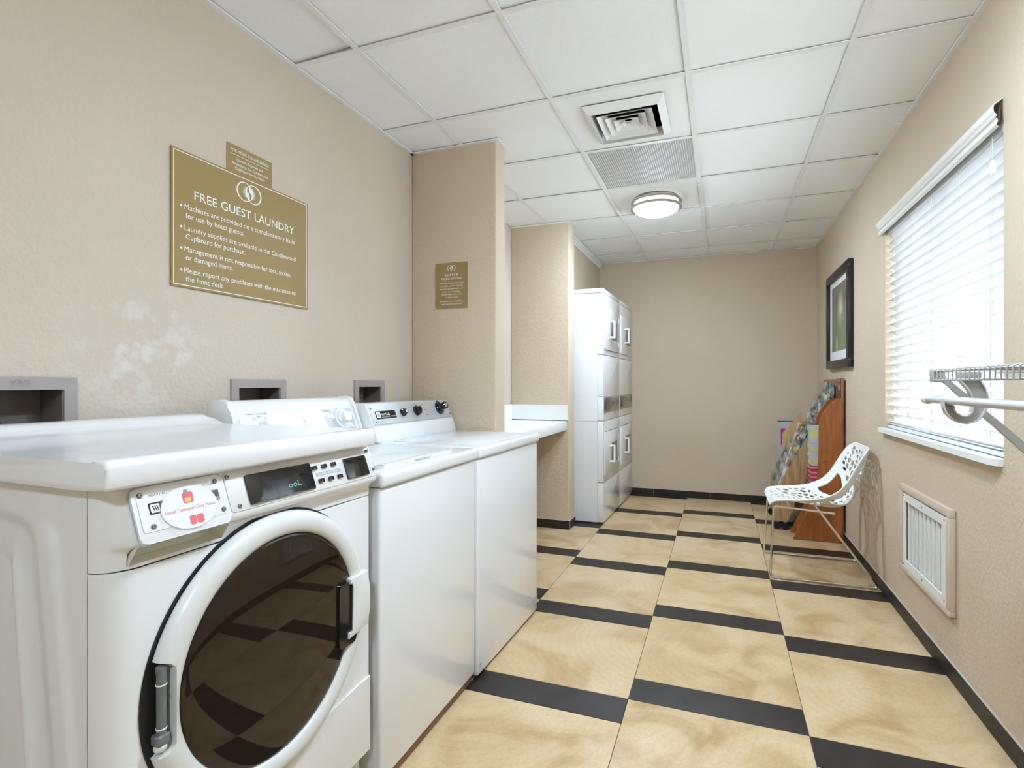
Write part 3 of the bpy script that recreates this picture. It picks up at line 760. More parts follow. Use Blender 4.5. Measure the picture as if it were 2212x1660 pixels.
upz = [(.8785, -.9340), (.880, -.9305), (.883, -.930), (.886, -.930), (.896, -.9298), (.905, -.9285), (.912, -.9225), (.916, -.9150), (.9185, -.9100), (.922, -.9060), (.928, -.9035), (.936, -.9035), (.945, -.9065), (.97, -.9158), (1.00, -.9268), (1.012, -.9312), (1.0165, -.9335)]
front_grid('control_fascia', upz, 'enamel', lambda y, z: .6005 < y < .7765 and .886 < z < .918, blend=True)
mk('drawer_pocket', [(-.930, .6005, .886), (-.930, .7765, .886), (-.908, .7765, .9185), (-.908, .6005, .9185), (-.952, .606, .893), (-.952, .771, .893), (-.952, .771, .925), (-.952, .606, .925)],
   [[0, 1, 5, 4], [1, 2, 6, 5], [2, 3, 7, 6], [3, 0, 4, 7], [4, 5, 6, 7]], 'plastic_ivory', wm)
box('drawer_latch', (-.9498, -.944, .745, .756, .909, .913), 'black_rubber', wm)
lo = [(.150, -.945), (.160, -.934), (.175, -.9305), (.19, -.930), (.30, -.930), (.50, -.930), (.70, -.930), (.870, -.930), (.8745, -.9305), (.8765, -.9345)]
front_grid('front_panel', lo, 'enamel', None)
front_grid('toe_kick', [(.032, -.962), (.149, -.962)], 'enamel_soft')
# lower access panel, slightly proud, with a sweeping top edge
pts = [(.600 + (1.244 - .600) * k / 16, .300 + .072 * sst(.0, 1.0, k / 16)) for k in range(17)]
bprism('access_panel', Fr((-.930, 0, 0), (0, 1, 0), (0, 0, 1)), [(.600, .165), (1.244, .165)] + pts[::-1], .0002, .0045, .002, 'enamel', wm)
# lid with back lip
lid = [(-.980, 1.0195), (-.912, 1.0195), (-.906, 1.0215), (-.9035, 1.027)] + arcpts(-.9155, 1.0565, .012, 0, 80, 5) + [(-.922, 1.0690), (-.930, 1.0682), (-.940, 1.0660), (-.950, 1.0655), (-1.44, 1.0655), (-1.475, 1.0662), (-1.500, 1.0690), (-1.520, 1.0755), (-1.538, 1.0855), (-1.552, 1.0925), (-1.568, 1.0958), (-1.590, 1.0958), (-1.604, 1.0925), (-1.610, 1.085), (-1.610, 1.0195)]
profile_y('lid', lid, Y0 - .020, Y1 - .012, 'enamel', wm, 50, .007)
# sloped fascia frame: a = Y, b up the slope
FF = Fr((-.9172, 0, .9735), (0, 1, 0), (-.342, 0, .940))
def fz(z): return (z - .9735) / .94
dr = bprism('dispenser_drawer', FF, rrect(.5985, .7725, fz(.9215), fz(1.0125), .012), .0005, .0050, .003, 'enamel', wm)
prism('drawer_gap', FF, rrect(.5965, .7745, fz(.9195), fz(1.0142), .013), .0002, .0009, 'print_grey', wm)
pl1 = prism('drawer_plate', FF, rrect(.606, .7625, fz(.9395), fz(1.0065), .005), .0051, .0064, 'aluminium', dr)
text('plate_lettering', FF, 'HEAVY DUTY HIGH EFFICIENCY WASHER', .627, .752, fz(.9955), .0042, 'print_dark', dr, .0066)
prism('badge', FF, [(.622, fz(.966)), (.755, fz(.966)), (.755, fz(.985)), (.622, fz(.985))], .0064, .0068, 'black_gloss', dr)
prism('badge_mark', FF, rrect(.6245, .640, fz(.9685), fz(.9825), .002), .0068, .0071, 'print_white', dr)
for k in range(3): prism('badge_stripe', FF, [(.6275 + .0035 * k, fz(.980)), (.630 + .0035 * k, fz(.971)), (.632 + .0035 * k, fz(.971)), (.6295 + .0035 * k, fz(.980))][::-1], .0071, .0073, 'print_dark', dr)
text('badge_lettering', FF, 'WASHER', .735, .753, fz(.9675), .0050, 'print_white', dr, .0070)
cp = bprism('control_plate', FF, rrect(.777, 1.2375, fz(.9365), fz(1.0115), .006), .0003, .0022, .0008, 'aluminium', wm)
def screw(y, z, parent, c): lathe('screw', Fr(FF.p(y, fz(z), c), FF.x, FF.y), [(.0046, 0), (.0046, .0015), (.0034, .0030), (.0018, .0032), (.0016, .0018), (0, .0018)], 'steel_dark', parent, 14)
for y, z in ((.612, 1.000), (.753, 1.0005), (.623, .947), (.757, .947)): screw(y, z, dr, .0064)
for y, z in ((.784, 1.004), (.796, .945), (1.224, 1.0035), (1.231, .953)): screw(y, z, cp, .0022)
bprism('display', FF, rrect(.8215, 1.0035, fz(.9415), fz(1.0005), .003), .0022, .0075, .002, 'black_gloss', cp)
text('display_digits', FF, 'ooL', .925, .962, fz(.957), .013, 'lcd_green', cp, .0077)
bprism('small_screen', FF, rrect(1.122, 1.2085, fz(.943), fz(.994), .003), .0022, .0065, .002, 'black_gloss', cp)
for z, ys_ in ((.987, (1.017, 1.050, 1.083)), (.9555, (1.029, 1.062, 1.095))):
    for y in ys_: bprism('button', FF, rrect(y - .0075, y + .0075, fz(z - .0045), fz(z + .0045), .0015), .0022, .0075, .001, 'black_gloss', cp)
prism('fabric_label', FF, [(1.018, fz(.967)), (1.106, fz(.967)), (1.106, fz(.975)), (1.018, fz(.975))], .0022, .0025, 'print_grey', cp)
text('plate_lettering', FF, 'FABRIC SETTINGS', 1.030, 1.095, fz(.9685), .0045, 'print_white', cp, .0027)
# door
DY, DZ = .907, .621
DFR = Fr((-.930, DY, DZ), (0, 1, 0), (0, 0, 1))
dor = lathe('door', DFR, [(.2905, .0006), (.2905, .0022), (.20, .0022)], 'black_rubber', wm, 96)
prof = [(.284, .004), (.2855, .010), (.284, .018), (.279, .026), (.270, .031), (.258, .0330), (.246, .0310), (.2385, .0275), (.2360, .0235), (.2350, .004)]
V, F = lathe_vf(DFR, prof, 160, True)
def notch(v):
    v = Vector(v)
    if .553 < v.z < .702 and v.y < .660: v.y = .660
    return v
mk('door_ring', [notch(v) for v in V], F, 'door_ring', dor, 35)
lathe('door_glass', DFR, [(.2365 * math.sin(math.radians(a)) , .0215 + .0120 * (math.cos(math.radians(a)))) for a in range(90, -1, -6)], 'door_glass', dor, 96, False, 60)
# handle on the right: dark finger well, white bar
prism('handle_well', DFR, rrect(.172, .238, -.100, .062, .014), .0225, .0352, 'black_gloss', dor)
hb = [( .209, .068), (.279, .071), (.2865, .020), (.286, -.030), (.279, -.074), (.203, -.082), (.204, -.068), (.220, -.066), (.222, .050), (.209, .056)]
bprism('handle', DFR, hb[::-1], .024, .0415, .004, 'door_ring', dor)
# hinge on the left
tube('hinge_pin', [(-.913, .644, .570), (-.913, .644, .692)], .0078, 'grey_plastic', dor, 16)
for z in (.592, .668): lathe('hinge_washer', Fr((-.913, .644, z), (1, 0, 0), (0, 1, 0)), [(.0086, 0), (.0090, .001), (.0086, .0025)], 'print_white', dor, 16)
lathe('hinge_cap', Fr((-.913, .644, .690), (1, 0, 0), (0, 1, 0)), [(.0086, 0), (.0086, .010), (.006, .012)], 'grey_plastic', dor, 16)
rbox('hinge_knuckle', (-.924, -.903, .632, .654, .566, .584), .003, 'grey_plastic', dor)
lathe('hinge_foot', Fr((-.913, .642, .556), (1, 0, 0), (0, 1, 0)), [(.009, 0), (.0105, .003), (.0105, .008), (.008, .010)], 'plastic_ivory', dor, 16)
# film-covered round notice taped on the drawer
nt_ = thing('taped_notice', 'round red-lettered detergent notice under clear tape on the dispenser drawer', 'notice', FF.p(.693, fz(.9605), .0074))
prism('notice_disc', FF, ell(.693, fz(.9655), .0535, .0395, 40), .0076, .0082, 'print_white', nt_)
text('notice_lettering', FF, 'Liquid Detergent Only Please', .6455, .7415, fz(.960), .0058, 'print_red', nt_, .0085)
prism('bottle_picture', FF, rrect(.682, .702, fz(.972), fz(.991), .004), .0082, .0086, 'print_red', nt_)
prism('bottle_cap_picture', FF, rrect(.686, .694, fz(.991), fz(.9955), .001), .0082, .0086, 'print_green', nt_)
prism('bottle_label_picture', FF, rrect(.685, .697, fz(.974), fz(.982), .003), .0086, .0088, 'print_yellow', nt_)
for a in (.686, .700): prism('pod_picture', FF, rrect(a, a + .013, fz(.934), fz(.950), .004), .0082, .0086, 'print_red', nt_)
V = []; F = []; N = 22
for j in range(N + 1):
    for i in range(N + 1):
        u, v = -1 + 2 * i / N, -1 + 2 * j / N
        a = u * math.sqrt(1 - v * v / 2); b = v * math.sqrt(1 - u * u / 2)
        h = .0092 + .0016 * math.sin(7 * a + 3 * b) * math.cos(5 * b - 2 * a) + .0012 * math.sin(17 * a - 11 * b)
        V.append(FF.p(.693 + .061 * a + .006 * b, fz(.9630) + .046 * b, max(.0089, h)))
for j in range(N):
    for i in range(N): a = j * (N + 1) + i; F.append([a, a + 1, a + N + 2, a + N + 1])
mk('clear_tape', V, F, 'film', nt_, 60)
# crumpled clear sleeve lying on the lid
V = []; F = []; N = 26
for j in range(N + 1):
    for i in range(N + 1):
        u, v = i / N, j / N
        x = -.962 - .150 * v + .05 * u; y = .600 + .215 * u + .02 * v
        h = 1.0672 + .0022 * abs(math.sin(9 * v + 2.2 * u) * math.cos(6 * u - 3 * v)) + .0012 * abs(math.sin(23 * v - 8 * u))
        V.append((x, y, h))
for j in range(N):
    for i in range(N): a = j * (N + 1) + i; F.append([a, a + 1, a + N + 2, a + N + 1])
tag(mk('plastic_sleeve', V, F, 'film', None, 60), 'crumpled clear plastic sleeve lying on the front-load washer lid', 'plastic sleeve')

# ================================================================== TOP-LOAD WASHERS
def toploader(name, label, y0, y1, xf, zb, ztop, xback):
    t = thing(name, label, 'washing machine', ((xf + xback) / 2, (y0 + y1) / 2, 0))
    rbox('cabinet', (xback, xf - .004, y0 + .004, y1 - .004, zb, .886), .010, 'enamel', t, 3)
    for x in (xback + .05, xf - .06):
        for y in (y0 + .05, y1 - .05): lathe('foot', Fr((x, y, .0005), (1, 0, 0), (0, 1, 0)), [(.02, 0), (.022, .005), (.012, .008), (.012, zb + .002)], 'black_rubber', t, 16)
    rbox('top_cover', (xback, xf + .008, y0, y1, .889, ztop), .013, 'enamel', t, 4)
    return t
# --- middle machine
A0, A1 = 1.282, 1.916
m2 = toploader('top_load_washer', 'white top-load washer with white dials, between the other two washers', A0, A1, -.918, .035, .934, -1.610)
prism('lid_gap', Fr((0, 0, .934), (1, 0, 0), (0, 1, 0)), rrect(-1.370, -.948, 1.336, 1.790, .02), .0001, .0006, 'print_lightgrey', m2)
bprism('lid', Fr((0, 0, .9346), (1, 0, 0), (0, 1, 0)), rrect(-1.365, -.953, 1.341, 1.785, .018), .0002, .0085, .004, 'enamel', m2)
rbox('lid_lip', (-.975, -.953, 1.345, 1.781, .9432, .9462), .0012, 'enamel', m2)
rbox('lid_grip', (-.956, -.950, 1.52, 1.61, .9352, .9405), .001, 'print_grey', m2)
box('kick_strip', (-.960, -.935, A0 + .01, A1 - .01, .004, .033), 'kick_wood', m2)
cpf = [(-1.610, .9342), (-1.450, .9342), (-1.4530, .955), (-1.5150, 1.098), (-1.5180, 1.112), (-1.5260, 1.126), (-1.5400, 1.1325), (-1.560, 1.134), (-1.595, 1.132), (-1.610, 1.120)]
co = profile_y('console', cpf, A0 + .010, A1 - .004, 'enamel', m2, 50, .006)
KF = Fr((-1.4840, 0, 1.0265), (0, 1, 0), (-.3978, 0, .9175))
def kz(z): return (z - 1.0265) / .9175
for a, b in ((A0 + .002, A0 + .026), (A1 - .018, A1 - .000)):
    profile_y('console_end_cap', [(x - .002 if x < -1.6 else x + .009, z + (.004 if z > 1.1 else 0)) for x, z in cpf], a, b, 'plastic_white', co, 50, .006)
prism('console_panel', KF, [(A0 + .036, kz(.945)), (A1 - .028, kz(.945)), (A1 - .028, kz(1.092)), (A0 + .036, kz(1.092))], .0005, .0020, 'enamel_soft', co)
prism('printed_sector', KF, [(1.735, kz(.950)), (A1 - .032, kz(.950)), (A1 - .032, kz(1.088)), (1.705, kz(1.088))], .0020, .0023, 'print_lightgrey', co)
for pts in ([(1.706, 1.080), (1.706, 1.062), (1.80, 1.044), (1.80, 1.052)], [(1.755, 1.088), (1.775, 1.088), (1.815, 1.05), (1.805, 1.05)], [(1.83, 1.04), (1.83, 1.048), (A1 - .033, 1.000), (A1 - .033, .985)], [(1.808, 1.04), (1.818, 1.04), (1.812, .952), (1.798, .952)]):
    prism('printed_ray', KF, [(a, kz(z)) for a, z in pts], .0023, .0026, 'enamel_soft', co)
def knob(fr, r, h, m, parent, name='knob', grip=True, ang=0.0):
    k = lathe(name, fr, [(r, 0), (r, h * .28), (r * .93, h * .36), (r * .70, h * .40), (r * .66, h * .92), (r * .58, h), (0, h)], m, parent, 32)
    if grip:
        c, s = math.cos(ang), math.sin(ang)
        f2 = Fr(fr.o, fr.x * c + fr.y * s, -fr.x * s + fr.y * c)
        prism('knob_grip', f2, rrect(-r * .95, r * .62, -r * .2, r * .2, r * .12), h * .3, h * 1.12, m, k)
    return k
lathe('knob_ring', Fr(KF.p(1.812, kz(1.045), .0026), KF.x, KF.y), [(.043, 0), (.043, .004), (.037, .006)], 'plastic_white', co, 40)
knob(Fr(KF.p(1.812, kz(1.045), .008), KF.x, KF.y), .034, .030, 'plastic_white', co, ang=.6)
knob(Fr(KF.p(1.412, kz(1.046), .0022), KF.x, KF.y), .019, .020, 'plastic_white', co, ang=2.2)
bprism('rocker_switch', KF, rrect(1.600, 1.618, kz(1.030), kz(1.062), .002), .002, .0055, .001, 'plastic_white', co)
for s, a, b, z, cap, m in (('WASH / ', 1.352, 1.384, 1.0835, .0042, 'print_dark'), ('RINSE', 1.388, 1.412, 1.0835, .0042, 'print_blue'), (' TEMP', 1.416, 1.438, 1.0835, .0042, 'print_dark'), ('EXTRA RINSE', 1.562, 1.620, 1.084, .0042, 'print_grey'),
                           ('HOT', 1.372, 1.384, 1.0685, .0032, 'print_dark'), ('COLD', 1.374, 1.389, 1.0640, .0032, 'print_blue'), ('WARM', 1.390, 1.408, 1.0745, .0032, 'print_dark'), ('COLD', 1.393, 1.409, 1.0698, .0032, 'print_blue'),
                           ('COLD', 1.418, 1.433, 1.0695, .0032, 'print_dark'), ('COLD', 1.421, 1.436, 1.0650, .0032, 'print_blue'), ('ON', 1.600, 1.607, 1.0665, .0030, 'print_dark'), ('OFF', 1.612, 1.621, 1.0205, .0030, 'print_dark'),
                           ('DELICATE', 1.735, 1.765, .992, .0036, 'print_dark'), ('NORMAL', 1.850, 1.878, 1.000, .0036, 'print_dark'), ('HEAVY DUTY', 1.853, 1.888, 1.078, .0036, 'print_dark'), ('PERMANENT PRESS', 1.855, 1.890, 1.070, .0036, 'print_dark'),
                           ('RINSE & SPIN', 1.718, 1.748, 1.078, .0036, 'print_dark'), ('SPIN', 1.752, 1.764, 1.036, .0030, 'print_dark'), ('OFF', 1.755, 1.764, 1.026, .0030, 'print_dark'), ('NORMAL', 1.846, 1.868, 1.030, .0030, 'print_dark'), ('COLORS', 1.795, 1.822, 1.083, .0030, 'print_dark')):
    text('console_lettering', KF, s, a, b, kz(z), cap, m, co, .0029)

# --- far machine, turned a touch so its right end stands proud
B0, B1 = 1.924, 2.620
m3 = toploader('top_load_washer', 'white top-load washer with silver control panel and black dials, beside the wall stub', B0, B1, -.905, .012, .934, -1.600)
prism('lid_seam', Fr((0, 0, .934), (1, 0, 0), (0, 1, 0)), rrect(-1.372, -.940, 1.992, 2.556, .03), .0001, .0004, 'print_lightgrey', m3)
bprism('lid', Fr((0, 0, .9343), (1, 0, 0), (0, 1, 0)), rrect(-1.370, -.943, 1.995, 2.553, .028), .0001, .0030, .002, 'enamel', m3)
rbox('lid_grip', (-.952, -.944, 2.40, 2.46, .9368, .9385), .0006, 'enamel', m3)
prism('service_panel_seam', Fr((-.9090, 0, 0), (0, 1, 0), (0, 0, 1)), [(B0 + .012, .093), (B1 - .012, .093), (B1 - .012, .0942), (B0 + .012, .0942)], .0001, .0005, 'print_lightgrey', m3)
for y in (B0 + .03, B1 - .02): lathe('screw', Fr((-.9090, y, .055 if y < 2.3 else .05), (0, 1, 0), (0, 0, 1)), [(.005, 0), (.0042, .002), (0, .0026)], 'steel_dark', m3, 12)
c3 = [(-1.600, .9342), (-1.388, .9342), (-1.386, .940), (-1.406, 1.003), (-1.412, 1.006), (-1.450, 1.098), (-1.455, 1.101), (-1.600, 1.101)]
co = profile_y('console', c3, B0 - .006, B1 - .010, 'enamel', m3, 35, .002)
QF = Fr((-1.431, 0, 1.052), (0, 1, 0), (-.3818, 0, .9243))
def qz(z): return (z - 1.052) / .9243
cpn = prism('control_panel', QF, [(B0 + .004, qz(1.0095)), (B1 - .012, qz(1.0095)), (B1 - .012, qz(1.0975)), (B0 + .004, qz(1.0975))], .0002, .0025, 'aluminium_panel', co)
prism('panel_seam', QF, [(B0 + .004, qz(1.006)), (B1 - .012, qz(1.006)), (B1 - .012, qz(1.0095)), (B0 + .004, qz(1.0095))], .0002, .0012, 'print_grey', co)
prism('badge', QF, rrect(1.958, 2.105, qz(1.0325), qz(1.0665), .002), .0025, .0040, 'black_gloss', cpn)
prism('badge_mark', QF, rrect(1.963, 1.990, qz(1.0365), qz(1.0630), .003), .0040, .0044, 'print_white', cpn)
for k in range(3): prism('badge_stripe', QF, [(1.9685 + .006 * k, qz(1.058)), (1.9705 + .006 * k, qz(1.041)), (1.9735 + .006 * k, qz(1.041)), (1.9715 + .006 * k, qz(1.058))][::-1], .0044, .0047, 'print_dark', cpn)
text('badge_lettering', QF, 'MAYTAG', 1.993, 2.057, qz(1.0450), .0130, 'print_white', cpn, .0043)
text('badge_lettering', QF, 'COMMERCIAL', 1.995, 2.055, qz(1.0375), .0040, 'print_white', cpn, .0043)
text('badge_lettering', QF, 'WASHER', 2.065, 2.101, qz(1.0385), .0060, 'print_white', cpn, .0043)
k = knob(Fr(QF.p(2.165, qz(1.052), .0025), QF.x, QF.y), .020, .022, 'black_gloss', cpn)
lathe('knob_insert', Fr(QF.p(2.165, qz(1.052), .0245), QF.x, QF.y), [(.008, 0), (.008, .004), (.004, .006), (0, .006)], 'chrome', k, 16)
knob(Fr(QF.p(2.283, qz(1.055), .0025), QF.x, QF.y), .026, .026, 'black_gloss', cpn, ang=1.2)
for j in range(5):
    z = 1.0830 - .0128 * j; a = 2.354 + .003 * j
    lathe('indicator_light', Fr(QF.p(a, qz(z), .0025), QF.x, QF.y), [(.0042, 0), (.0036, .002), (0, .0026)], 'print_orange', cpn, 12)
    text('panel_lettering', QF, ('START', 'WASH', 'RINSE', 'FINAL SPIN', 'LID LOCK')[j], a + .008, a + .008 + (.030, .014, .014, .026, .026)[j], qz(z - .0018), .0036, 'print_grey', cpn, .0029)
k = lathe('dial', Fr(QF.p(2.502, qz(1.060), .0025), QF.x, QF.y), [(.036, 0), (.0365, .004), (.034, .008), (.020, .010), (.018, .026), (.021, .030), (.021, .046), (.018, .049), (.0165, .047), (0, .047)], 'black_gloss', cpn, 36)
lathe('dial_cap', Fr(QF.p(2.502, qz(1.060), .0497), QF.x, QF.y), [(.0135, 0), (.012, .002), (0, .0024)], 'chrome', k, 24)
prism('dial_pointer', QF, [(2.496, qz(1.092)), (2.508, qz(1.092)), (2.502, qz(1.0995))], .0028, .0075, 'black_gloss', k)
for s, a, b, z in (('COLORS', 2.140, 2.156, 1.073), ('HOT', 2.172, 2.184, 1.073), ('BRIGHT', 2.150, 2.178, 1.026), ('WHITES', 2.236, 2.262, 1.082), ('COLORS', 2.238, 2.264, 1.076), ('PERM PRESS', 2.278, 2.300, 1.085), ('NORMAL', 2.232, 2.252, 1.054),
                     ('DELICATES', 2.296, 2.316, 1.028), ('WASH', 2.262, 2.276, 1.028), ('NOW', 2.258, 2.272, 1.021), ('NORMAL', 2.436, 2.460, 1.074), ('DELICATE', 2.440, 2.468, 1.030), ('SPIN', 2.478, 2.505, 1.0165)):
    text('panel_lettering', QF, s, a, b, qz(z), .0038, 'print_grey', cpn, .0029)
for y, z in ((1.938, 1.081), (1.946, 1.0205), (2.590, 1.085), (2.596, 1.027)):
    lathe('screw', Fr(QF.p(y, qz(z), .0025), QF.x, QF.y), [(.0045, 0), (.0038, .002), (.002, .0022), (0, .0014)], 'steel_dark', cpn, 12)

m3.rotation_euler.z = -.022; m3.location.y += .004

# ================================================================== COUNTER BETWEEN THE TWO WALL STUBS
ct = thing('counter', 'white folding counter between the two wall stubs', 'counter', (-1.43, 3.45, .80))
rbox('counter_top', (XL + .002, -1.180, FIN1[1] + .002, FIN2[0] - .002, .812, .886), .004, 'counter_white', ct, 2)
box('side_splash', (XL + .002, -1.172, FIN2[0] - .016, FIN2[0] - .001, .894, 1.016), 'counter_white', ct)
box('side_splash', (XL + .002, -1.172, FIN1[1] + .001, FIN1[1] + .016, .8865, 1.016), 'counter_white', ct)
box('back_splash', (XL + .001, XL + .016, FIN1[1] + .017, FIN2[0] - .017, .8865, 1.016), 'counter_white', ct)

# ================================================================== STACKED DRYERS
def dryer(label, loc, rot):
    W, D = .668, .70
    t = thing('stacked_dryer', label, 'dryer', loc, 'stacked dryers', local=True, rot=rot)
    # local: y along the width, x outward (front face at x=0)
    box('cabinet', (-D, -.050, .003, W - .003, .012, 1.962), 'enamel', t)
    for x in (-D + .06, -.10):
        for y in (.06, W - .06): lathe('foot', Fr((x, y, .0005), (1, 0, 0), (0, 1, 0)), [(.02, 0), (.02, .012)], 'black_rubber', t, 12)
    rbox('top_cap', (-D, .0, .0, W, 1.966, 2.004), .006, 'enamel', t, 2)
    for z in (1.078, .872): box('side_seam', (-D, -.052, .0022, .0028, z - .001, z + .001), 'print_lightgrey', t)
    fp = Fr((0, 0, 0), (0, 1, 0), (0, 0, 1))
    def panel(name, z0, z1): return bprism(name, fp, rrect(.0015, W - .0015, z0, z1, .006), -.048, 0.0, .004, 'enamel', t)
    for z0, z1 in ((1.438, 1.962), (.352, .872)):
        p_ = panel('front_frame', z0, z1)
        d0, d1 = z0 + .042, z1 - .092
        prism('door_gap', fp, rrect(.050, W - .086, d0, d1, .02), .0002, .0010, 'print_dark', p_)
        d = bprism('dryer_door', fp, rrect(.046, W - .080, d0 + .004, d1 - .004, .02), .0010, .0085, .003, 'enamel', t)
        gz = (d0 + d1) / 2 + (-.006 if z0 > 1 else -.010)
        prism('door_gasket', fp, rrect(.290, .520, gz - .084, gz + .084, .012), .0085, .0095, 'print_dark', d)
        prism('door_window', fp, rrect(.294, .516, gz - .080, gz + .080, .010), .0095, .0100, 'dryer_glass', d)
        hp = [(.0085, .215, gz + .078), (.050, .226, gz + .078), (.050, .232, gz - .072), (.0085, .215, gz - .078)]
        V = []; F = []
        bar = MB()
        bar.box(.0085, .052, .205, .232, gz + .062, gz + .076); bar.box(.0085, .052, .205, .232, gz - .076, gz - .062); bar.box(.044, .056, .205, .232, gz - .074, gz + .074)
        bar.build('door_handle', 'plastic_white', d)
        for z in (d0 + .08, d1 - .08): box('hinge', (.0005, .006, W - .060, W - .045, z - .022, z + .022), 'plastic_white' if z0 > 1 else 'aluminium', t)
        for y in (.020, W - .020): lathe('screw', Fr((.0001, y, z1 - .028), (0, 1, 0), (0, 0, 1)), [(.005, 0), (.004, .002), (0, .0025)], 'steel_dark', p_, 10)
    panel('middle_panel', 1.080, 1.434)
    cpn = panel('coin_fascia', .876, 1.077)
    cpl = prism('coin_plate', fp, [(.020, .943), (W - .018, .943), (W - .018, 1.074), (.020, 1.074)], .0004, .0025, 'coin_steel', cpn)
    rb = lambda n, a, b, c, d_, h, m: bprism(n, fp, rrect(a, b, c, d_, .003), .0025, .0025 + h, .0015, m, cpl)
    rb('coin_slot', .058, .235, .962, 1.062, .012, 'steel_dark'); rb('display', .52, .60, 1.000, 1.060, .006, 'grey_plastic'); rb('coin_reader', .37, .50, 1.005, 1.035, .004, 'steel_dark')
    for z in (1.045, 1.017, .990): rb('button_bar', .245, .335, z - .004, z + .004, .006, 'black_gloss')
    lathe('lock', Fr((.0005, .42, .920), (0, 1, 0), (0, 0, 1)), [(.014, 0), (.014, .004), (.010, .008), (.004, .008), (.004, .004), (0, .004)], 'chrome', cpn, 20)
    panel('lower_panel', .014, .347)
    return t
RD = math.atan2(-.033, 1.33)
dryer('white stacked dryer nearer the viewer, with two small handled windows', (-.935, 4.418, 0), RD)
dryer('white stacked dryer in the corner by the end wall', (-.935 + .033 * .5025, 4.418 + .670, 0), RD)

# ================================================================== RIGHT WALL THINGS
# ---- framed picture
pf = thing('framed_picture', 'black framed print with white mat on the right wall', 'picture', (XR, 4.66, 1.31))
RF = Fr((XR, 0, 0), (0, -1, 0), (0, 0, 1))          # a = -Y
py0, py1, pz0, pz1, bw = 4.255, 5.080, 1.312, 2.072, .062
for n, b in (('frame_rail', (py0, py1, pz1 - bw, pz1)), ('frame_rail', (py0, py1, pz0, pz0 + bw)), ('frame_stile', (py0, py0 + bw, pz0 + bw, pz1 - bw)), ('frame_stile', (py1 - bw, py1, pz0 + bw, pz1 - bw))):
    rbox(n, (XR - .036, XR - .001, *b), .003, 'frame_black', pf, 2)
box('mat_board', (XR - .014, XR - .006, py0 + bw, py1 - bw, pz0 + bw, pz1 - bw), 'matboard', pf)
box('print', (XR - .0148, XR - .0141, py0 + .145, py1 - .145, pz0 + .135, pz1 - .110), 'art_print', pf)
# ---- wall register
vt = thing('wall_register', 'white louvred wall register in a beige wooden surround low on the right wall', 'wall register', (XR, 2.85, .26))
vy0, vy1, vz0, vz1 = 2.540, 3.168, .262, .690
for n, b in (('surround_rail', (vy0, vy1, vz1 - .034, vz1)), ('surround_rail', (vy0, vy1, vz0, vz0 + .024)), ('surround_stile', (vy0, vy0 + .042, vz0 + .024, vz1 - .034)), ('surround_stile', (vy1 - .042, vy1, vz0 + .024, vz1 - .034))):
    rbox(n, (XR - .022, XR - .0005, *b), .003, 'trim_beige', vt, 2)
ry0, ry1, rz0, rz1 = vy0 + .046, vy1 - .050, vz0 + .026, vz1 - .040
for n, b in (('register_rail', (ry0, ry1, rz1 - .038, rz1)), ('register_rail', (ry0, ry1, rz0, rz0 + .036)), ('register_stile', (ry0, ry0 + .034, rz0 + .036, rz1 - .038)), ('register_stile', (ry1 - .026, ry1, rz0 + .036, rz1 - .038))):
    box(n, (XR - .020, XR - .012, *b), 'vent_white', vt)
mk('register_back', [(x, y, z) for x in (XR + .0005, XR + .060) for y, z in ((VH[0] + .001, VH[2] + .001), (VH[1] - .001, VH[2] + .001), (VH[1] - .001, VH[3] - .001), (VH[0] + .001, VH[3] - .001))], [[0, 1, 5, 4], [1, 2, 6, 5], [2, 3, 7, 6], [3, 0, 4, 7], [4, 5, 6, 7]], 'black_void', vt)
ly0, ly1 = VH[0] + .006, VH[1] - .004; NL = 9; st = (ly1 - ly0) / NL
for k in range(NL):
    ya = ly0 + st * (k + .08)
    prism('louvre', Fr((0, 0, VH[2] + .003), (1, 0, 0), (0, 1, 0)), [(XR - .0185, ya), (XR - .0065, ya + st * .985), (XR - .0040, ya + st * .985), (XR - .0040, ya + .002), (XR - .0170, ya + .0015)][::-1], 0, VH[3] - VH[2] - .006, 'vent_white', vt, None)
for y, z in ((ry1 - .012, rz1 - .012), (ry0 + .014, rz1 - .012), ((ry0 + ry1) / 2, rz1 - .018), (ry1 - .012, rz0 + .012), (ry0 + .014, rz0 + .02), ((ry0 + ry1) / 2, rz0 + .016)):
    lathe('screw', Fr((XR - .020, y, z), (0, -1, 0), (0, 0, 1)), [(.005, 0), (.004, .0015), (0, .002)], 'steel_dark', vt, 10)
tube('nail', [(XR - .0005, vy0 - .004, vz0 + .002), (XR - .022, vy0 - .004, vz0 + .002)], .0018, 'steel_dark', vt, 6)

# ---- wire shelf, rod, hook
SX, SZ, SE = .567, 1.226, 1.820
ws = thing('wire_shelf', 'white coated wire shelf bracketed to the right wall beside the window', 'wire shelf', (.72, 1.3, 1.2))
tube('front_rail', [(SX, SE, SZ), (SX, .55, SZ)], .0034, 'shelf_wire_backlit', ws, 8)
tube('lip_rail', [(SX - .001, SE, SZ - .0245), (SX - .001, .55, SZ - .0245)], .0034, 'shelf_wire_backlit', ws, 8)
tube('back_rail', [(XR - .008, SE, SZ), (XR - .008, .55, SZ)], .0030, 'shelf_wire_backlit', ws, 8)
tube('middle_rail', [(.72, SE, SZ - .004), (.72, .55, SZ - .004)], .0028, 'shelf_wire_backlit', ws, 8)
wp = fillet([(XR - .006, 0, SZ + .004), (SX - .0045, 0, SZ + .0045), (SX - .0045, 0, SZ - .0275)], .006, 3)
V, F = tube_vf(wp, .0021, 6); org = ORG[ws]
me = bpy.data.meshes.new('cross_wire'); me.from_pydata([tuple(Vector(v) - Vector((org.x, 0, org.z))) for v in V], [], F); me.update(); finish(me, 'shelf_wire_backlit', 45)
